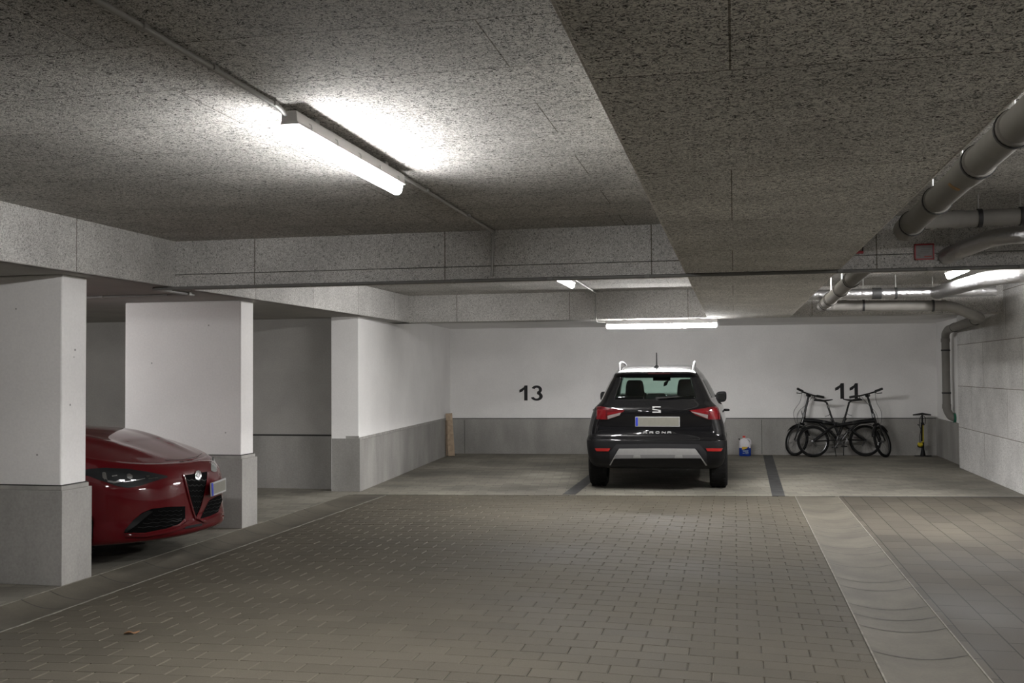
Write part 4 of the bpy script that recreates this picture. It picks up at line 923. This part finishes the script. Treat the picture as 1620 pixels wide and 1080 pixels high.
# ------------------------------------------------------------------ folding bicycles
def bike(name_root, label, mat_world, steer):
    r = empty(name_root, (0, 0, 0), 0, label, 'bicycle', None); r.matrix_world = mat_world
    RW = .272
    def wheel_b(T, nm='wheel'):
        def X(p): return T @ Vector(p)
        b = MB(); n = 40; P = [X((.226 * cos(2 * pi * k / n), 0, .226 * sin(2 * pi * k / n))) for k in range(n)]; b.tube(P, .0105, 8, closed=True); w_ = b.build(nm, M['bsilver'], r, smooth=True)
        b = MB(); P = [X((.2475 * cos(2 * pi * k / n), 0, .2475 * sin(2 * pi * k / n))) for k in range(n)]; b.tube(P, .0245, 10, closed=True); b.build('tyre', M['tyre'], w_, smooth=True)
        b = MB()
        for k in range(20):
            a = 2 * pi * k / 20; s = 1 if k % 2 else -1; b.tube([X((.018 * cos(a + .9 * s), .028 * s, .018 * sin(a + .9 * s))), X((.232 * cos(a), 0, .232 * sin(a)))], .0013, 4, cap=False)
        b.build('spokes', M['spoke'], w_)
        b = MB(); ax = (T.to_3x3() @ V(0, 1, 0)); b.lathe([(.009, -.06), (.009, -.035), (.026, -.03), (.026, -.024), (.016, -.02), (.016, .02), (.026, .024), (.026, .03), (.009, .035), (.009, .06)], X((0, 0, 0)), ax, 14); b.build('hub', M['bsilver'], w_, smooth=True)
        return w_
    wheel_b(Matrix.Translation((0, 0, RW)))
    st_lo, st_hi = V(1.045, 0, .60), V(.925, 0, 1.07); axd = (st_hi - st_lo).normalized()
    ST = Matrix.Translation(st_lo) @ Matrix.Rotation(steer, 4, axd) @ Matrix.Translation(-st_lo)
    FH = V(1.165, 0, RW)
    wheel_b(ST @ Matrix.Translation(FH))
    def SX(p): return ST @ Vector(p)
    # frame
    b = MB(); P = crom([V(1.03, 0, .63), V(.82, 0, .612), V(.60, 0, .575), V(.40, 0, .545)], 6); b.tube(P, [lerp(.040, .033, k / (len(P) - 1)) for k in range(len(P))], 14)
    b.tube([V(1.053, 0, .575), V(1.02, 0, .70)], .027, 14)
    b.tube([V(.325, 0, .66), V(.44, 0, .36)], .024, 14)
    b.tube(crom([V(.80, 0, .60), V(.66, 0, .50), V(.52, 0, .36), V(.48, 0, .30)], 5), .022, 12)
    b.lathe([(.03, -.036), (.03, .036)], (.475, 0, .30), (0, 1, 0), 18)
    for s in (-1, 1):
        b.tube(crom([V(0, s * .062, RW), V(.14, s * .055, .38), V(.28, s * .035, .49), V(.39, s * .02, .55)], 5), .021, 10)
        b.tube([V(0, s * .062, RW), V(.46, s * .03, .30)], .010, 8)
    b.build('frame', M['bframe'], r, smooth=True)
    b = MB(); b.box(.66, .71, -.036, .036, .565, .62); b.build('hinge', M['bframe'], r, bevel=.008)
    b = MB()
    for s in (-1, 1): b.tube([SX((1.06, s * .05, .565)), SX((1.10, s * .055, .42)), SX((FH.x, s * .055, RW))], [.015, .014, .010], 10)
    b.tube([SX((1.06, -.05, .565)), SX((1.06, .05, .565))], .018, 10); b.build('fork', M['bframe'], r, smooth=True)
    b = MB(); b.tube([SX(st_lo), SX(lerp(st_lo, st_hi, .15)), SX(st_hi)], [.026, .022, .018], 12); stem = b.build('handlebar_stem', M['bframe'], r, smooth=True)
    b = MB(); c = lerp(st_lo, st_hi, .22); b.tube([SX(c + V(0, 0, -.03)), SX(c + V(0, 0, .04))], .032, 12); b.tube([SX(c + V(.03, .02, .02)), SX(c + V(.045, .03, .09))], .007, 6); b.build('stem_latch', M['bsilver'], stem, smooth=True)
    b = MB(); hb = st_hi + V(.01, 0, .015); b.tube([SX(hb + V(-.05, -.30, .01)), SX(hb + V(-.01, -.12, .0)), SX(hb), SX(hb + V(-.01, .12, .0)), SX(hb + V(-.05, .30, .01))], .0135, 10)
    b.tube([SX(hb + V(0, -.03, -.02)), SX(hb + V(0, .03, -.02))], .034, 12); hbar = b.build('handlebar', M['bframe'], r, smooth=True)
    for s in (-1, 1):
        b = MB(); b.tube([SX(hb + V(-.03, s * .17, .004)), SX(hb + V(-.05, s * .31, .01))], .021, 12); b.build('grip', M['rubber'], hbar, smooth=True)
        b = MB(); b.tube([SX(hb + V(-.01, s * .14, -.005)), SX(hb + V(.04, s * .17, -.025)), SX(hb + V(.03, s * .25, -.035))], .008, 8); b.build('brake_lever', M['bframe'], hbar, smooth=True)
        b = MB(); b.tube(crom([SX(hb + V(.03, s * .13, -.01)), SX(hb + V(.12, s * .08, -.15)), SX(V(1.22, s * .05, .80)), SX(V(1.20, s * .03, .62)), SX(V(1.09, s * .02, .50))], 6), .0035, 6); b.build('brake_cable', M['rubber'], hbar, smooth=True)
    b = MB(); b.tube([V(.335, 0, .64), V(.247, 0, .935), V(.20, 0, .965)], [.0165, .0165, .013], 12); b.tube([V(.315, 0, .63), V(.335, 0, .68)], .024, 10); sp = b.build('seat_post', M['bframe'], r, smooth=True)
    b = MB(); b.tube([V(.295, .02, .74), V(.28, .05, .72), V(.22, .06, .70)], .006, 6); b.build('seat_latch', M['bsilver'], sp, smooth=True)
    b = MB(); rows = []
    for x, w_, z, h in ((.03, .03, 0.98, .02), (.06, .075, .985, .035), (.13, .075, 0.98, .04), (.20, .045, .97, .035), (.28, .024, 0.98, .025), (.335, .018, .99, .018), (.35, .008, .99, .008)):
        rows.append([V(x, w_ * cos(a), z + h * (sin(a) * .5 if sin(a) > 0 else sin(a) * .6)) for a in [2 * pi * q / 16 for q in range(16)]])
    b.grid(rows, closed=True); b.add(rows[0], [tuple(range(16))]); b.add(rows[-1], [tuple(range(16))]); b.build('saddle', M['rubber'], r, smooth=True)
    # mudguards
    for T, a0, a1 in ((Matrix.Translation((0, 0, RW)), 15, 165), (ST @ Matrix.Translation(FH), 40, 170)):
        b = MB(); rows = []
        for k in range(22):
            a = radians(lerp(a0, a1, k / 21)); rr = .292
            rows.append([T @ V((rr + .008 * (1 - q * q)) * cos(a), .028 * q, (rr + .008 * (1 - q * q)) * sin(a)) for q in (-1, -.5, 0, .5, 1)])
        b.grid(rows); g_ = b.build('mudguard', M['bframe'], r, smooth=True)
        sol = g_.modifiers.new('skin', 'SOLIDIFY'); sol.thickness = .003
    # drive train (right side, -y in the bicycle's frame)
    b = MB(); cy = -.055
    b.tube([V(.475 + .085 * cos(2 * pi * k / 36), cy, .30 + .085 * sin(2 * pi * k / 36)) for k in range(36)], .007, 6, closed=True)
    for k in range(5):
        a = 2 * pi * k / 5 + .3; b.tube([V(.475 + (.055 + .022 * cos(q)) * cos(a) - .022 * sin(q) * sin(a), cy, .30 + (.055 + .022 * cos(q)) * sin(a) + .022 * sin(q) * cos(a)) for q in [2 * pi * m / 14 for m in range(14)]], .0055, 6, closed=True)
    cr = b.build('chainring', M['bsilver'], r, smooth=True)
    for s, a in ((-1, -2.2 + pi), (1, -2.2)):
        b = MB(); e = V(.475 + .165 * cos(a), s * .085, .30 + .165 * sin(a)); b.tube([V(.475, s * .07, .30), e], [.013, .010], 8); ca = b.build('crank', M['bsilver'], r, smooth=True)
        b = MB(); b.box(e.x - .045, e.x + .045, min(e.y, e.y + s * .09), max(e.y, e.y + s * .09), e.z - .012, e.z + .012); b.build('pedal', M['rubber'], ca, bevel=.006)
    b = MB(); b.tube([V(.475, cy, .385), V(0, cy, RW + .03)], .0035, 6); b.tube([V(.475, cy, .215), V(.05, cy, .20), V(0, cy, RW - .03)], .0035, 6); b.tube([V(.0, cy, RW), V(.04, cy - .01, .18)], .012, 8); b.build('chain', M['spoke'], r)
    b = MB(); b.tube([V(.36, .06, .31), V(.40, .16, .012)], .007, 8); b.build('kickstand', M['bframe'], r, smooth=True)
    return r
# both lean on the wall: the bicycle nearer the wall points to the jug, the other to the pump
wd, wn = BW[1], BW[2]; ang = math.atan2(wd.y, wd.x); lean = radians(5)
def bike_m(s, off, flip):
    p = on_wall(BW, s, 0, off)
    return Matrix.Translation(p) @ Matrix.Rotation(ang + (pi if flip else 0), 4, 'Z') @ Matrix.Rotation(lean * (1 if flip else -1), 4, 'X')
def s_at(u, off): return wall_px(BW, u, 715, off)[0]
FRONT_OFF, REAR_OFF = .52, .30
bike('folding_bicycle', 'black folding bicycle in front, its chainring showing and handlebar towards the pump', bike_m(s_at(1287, FRONT_OFF), FRONT_OFF, False), radians(52))
bike('folding_bicycle', 'black folding bicycle against the wall with its handlebar towards the jug', bike_m(s_at(1369.5, REAR_OFF), REAR_OFF, True), radians(-55))

# ------------------------------------------------------------------ floor pump
pp = on_wall(BW, s_at(1460, .22), 0, .22)
o = empty('floor_pump', pp, ang, 'black and yellow floor pump standing by the wall near the corner', 'bicycle pump')
b = MB(); b.prism([V(x, y, 0) for x, y in ((-.14, -.02), (-.06, -.05), (.06, -.05), (.14, -.02), (.14, .02), (.06, .05), (-.06, .05), (-.14, .02))], (0, 0, .014)); b.tube([V(0, 0, .01), V(0, 0, .09), V(0, 0, .12)], [.045, .032, .026], 16); b.build('foot', M['plast'], o, smooth=True)
b = MB(); b.tube([V(.002, 0, .09), V(0, 0, .55)], .019, 16); b.build('barrel', M['yellow'], o, smooth=True)
b = MB(); b.tube([V(-.018, -.012, .26), V(-.014, -.012, .54)], .016, 12); b.tube([V(0, 0, .08), V(0, 0, .24)], .025, 14); b.build('sleeve', M['plast'], o, smooth=True)
b = MB(); b.tube([V(0, 0, .54), V(0, 0, .58)], .026, 14); b.tube([V(0, 0, .57), V(-.002, 0, .715)], .013, 12); b.build('rod', M['plast'], o, smooth=True)
b = MB(); b.tube([V(-.155, 0, .712), V(-.06, 0, .722), V(0, 0, .73), V(.06, 0, .722), V(.145, 0, .712)], [.010, .017, .020, .017, .010], 12); b.build('handle', M['rubber'], o, smooth=True)
b = MB(); b.lathe([(0, -.03), (.042, -.03), (.045, -.02), (.045, .0), (.03, .01), (0, .01)], V(-.045, -.02, .215), (-.15, -.6, .78), 20); g_ = b.build('gauge', M['yellow'], o, smooth=True)
b = MB(); b.lathe([(.0, -.034), (.048, -.034), (.048, -.026), (.0, -.026)], V(-.047, -.02, .205), (-.15, -.6, .78), 20); b.build('gauge_rim', M['plast'], g_)
b = MB(); b.tube(crom([V(-.05, -.02, .22), V(-.055, -.03, .34), V(-.035, -.03, .46), V(-.055, -.03, .53), V(-.04, -.02, .66), V(.0, -.02, .70), V(.045, -.02, .66), V(.04, -.02, .57), V(.02, -.01, .53)], 6), .006, 8); b.tube([V(-.085, -.03, .55), V(-.055, -.03, .53)], .008, 8); b.build('hose', M['rubber'], o, smooth=True)

# ------------------------------------------------------------------ jug of washer fluid
jp = on_wall(BW, s_at(1178.5, .32), 0, .32)
o = empty('fluid_jug', jp, ang, 'translucent plastic jug of blue fluid with a red cap on the bay floor', 'jug')
def rrow(z, w_, d, cx=0, n=24, e=.45): return [V(cx + w_ * abs(cos(a)) ** e * (1 if cos(a) > 0 else -1), d * abs(sin(a)) ** e * (1 if sin(a) > 0 else -1), z) for a in [2 * pi * q / n for q in range(n)]]
b = MB(); rows = [rrow(.006, .098, .060), rrow(0, .09, .055), rrow(.015, .103, .066), rrow(.145, .103, .066)]; b.grid(rows[1:], closed=True); b.add(rows[1], [tuple(range(24))]); b.build('filled_body', M['jugb'], o, smooth=True)
b = MB(); b.grid([rrow(.145, .103, .066), rrow(.20, .097, .062), rrow(.25, .088, .055, -.008), rrow(.29, .062, .042, -.02), rrow(.305, .024, .024, -.012), rrow(.325, .022, .022, -.012)], closed=True); b.build('upper_body', M['jugw'], o, smooth=True)
b = MB(); b.tube(crom([V(.02, 0, .295), V(.06, 0, .298), V(.092, 0, .275), V(.098, 0, .23), V(.094, 0, .17)], 5), .014, 10); b.build('handle', M['jugw'], o, smooth=True)
b = MB(); b.tube([V(-.012, 0, .32), V(-.012, 0, .35), V(-.012, 0, .353)], [.027, .026, .02], 18); b.build('cap', M['capr'], o, smooth=True)
b = MB(); b.tube([V(-.085, 0, .285), V(-.105, 0, .305)], .010, 10); b.build('spout', M['plast'], o, smooth=True)
b = MB(); b.box(-.055, .062, -.0685, -.066, .035, .165); lb = b.build('label_panel', M['jugb'], o)
b = MB(); b.prism([V(x, -.070, z) for x, z in ((-.055, .165), (.045, .165), (.03, .14), (-.02, .122), (-.055, .115))], (0, .002, 0)); b.build('label_flash', M['labely'], lb)
b = MB(); b.prism([V(x, -.0705, z) for x, z in ((-.03, .112), (.04, .14), (.055, .15), (.05, .135), (-.01, .106))], (0, .002, 0)); b.build('label_stripe', M['seam'], lb)
b = MB()
for x0, x1, z in ((-.045, .055, .098), (-.04, .05, .085), (.0, .055, .068), (-.045, -.01, .055), (.0, .055, .048)): b.box(x0, x1, -.070, -.068, z - .004, z + .003)
b.build('label_print', M['labelg'], lb)

# ------------------------------------------------------------------ boards in the corner
def board(p0, p1, w_, th, mat, label, ydir):
    p0, p1 = Vector(p0), Vector(p1); d = (p1 - p0); L = d.length; o = empty('wooden_board', p0, 0, label, 'board'); d.normalize()
    yd = Vector(ydir); yd = (yd - d * yd.dot(d)).normalized(); n = d.cross(yd); M3 = Matrix((yd, n, d)).transposed().to_4x4()
    b = MB(); b.box(-w_ / 2, w_ / 2, 0, th, 0, L, M3); q = b.build('plank', mat, o, bevel=.004)
    b = MB(); b.box(-w_ / 2 + .001, w_ / 2 - .001, .001, th - .001, L - .001, L + .001, M3); b.build('end_grain', M['wooddark'], o)
board((-4.945, 17.98, .008), (-5.012, 18.05, .765), .118, .022, M['wood'], 'pale wooden board leaning in the wall corner, the wider one in front', (1, .3, 0))
board((-5.028, 17.96, .006), (-5.046, 18.0, .64), .036, .016, M['wooddark'], 'narrow brown wooden batten leaning beside the pale board', (1, .3, 0))
# dry leaf on the pavers
b = MB(); P = [V(.035 * cos(a) * (1 if abs(cos(a)) < .9 else 1.25), .018 * sin(a), .008 + .006 * cos(3 * a)) for a in [2 * pi * k / 14 for k in range(14)]]
b.add([V(0, 0, .004)] + P, [(0, k + 1, (k + 1) % 14 + 1) for k in range(14)]); q = b.build('dry_leaf', M['leaf'], smooth=True); q.location = (-3.33, 5.32, crown(-3.33) + .002); q.rotation_euler = (0, 0, .6)
sol = q.modifiers.new('skin', 'SOLIDIFY'); sol.thickness = .0015
tag(q, 'small curled dry brown leaf lying on the pavers near the gutter', 'leaf')
# ------------------------------------------------------------------ camera and render look
cam = bpy.data.cameras.new('camera'); co = bpy.data.objects.new('camera', cam); COL.objects.link(co)
cam.sensor_width = 36.0; cam.lens = F_PX / 1620 * 36.0; cam.clip_start = .05
co.matrix_world = Matrix(((_R.x, _U.x, -_fw.x, 0), (_R.y, _U.y, -_fw.y, 0), (_R.z, _U.z, -_fw.z, CAM_H), (0, 0, 0, 1)))
S.camera = co
w = bpy.data.worlds.new('world'); S.world = w; w.use_nodes = True
w.node_tree.nodes['Background'].inputs[0].default_value = (.5, .5, .5, 1); w.node_tree.nodes['Background'].inputs[1].default_value = 0.0
S.view_settings.view_transform = 'Standard'; S.view_settings.look = 'None'; S.view_settings.gamma = 1; S.view_settings.use_curve_mapping = False
S.view_settings.exposure = 0.40
S.cycles.max_bounces = 10; S.cycles.diffuse_bounces = 6; S.cycles.use_denoising = True; S.cycles.caustics_reflective = False
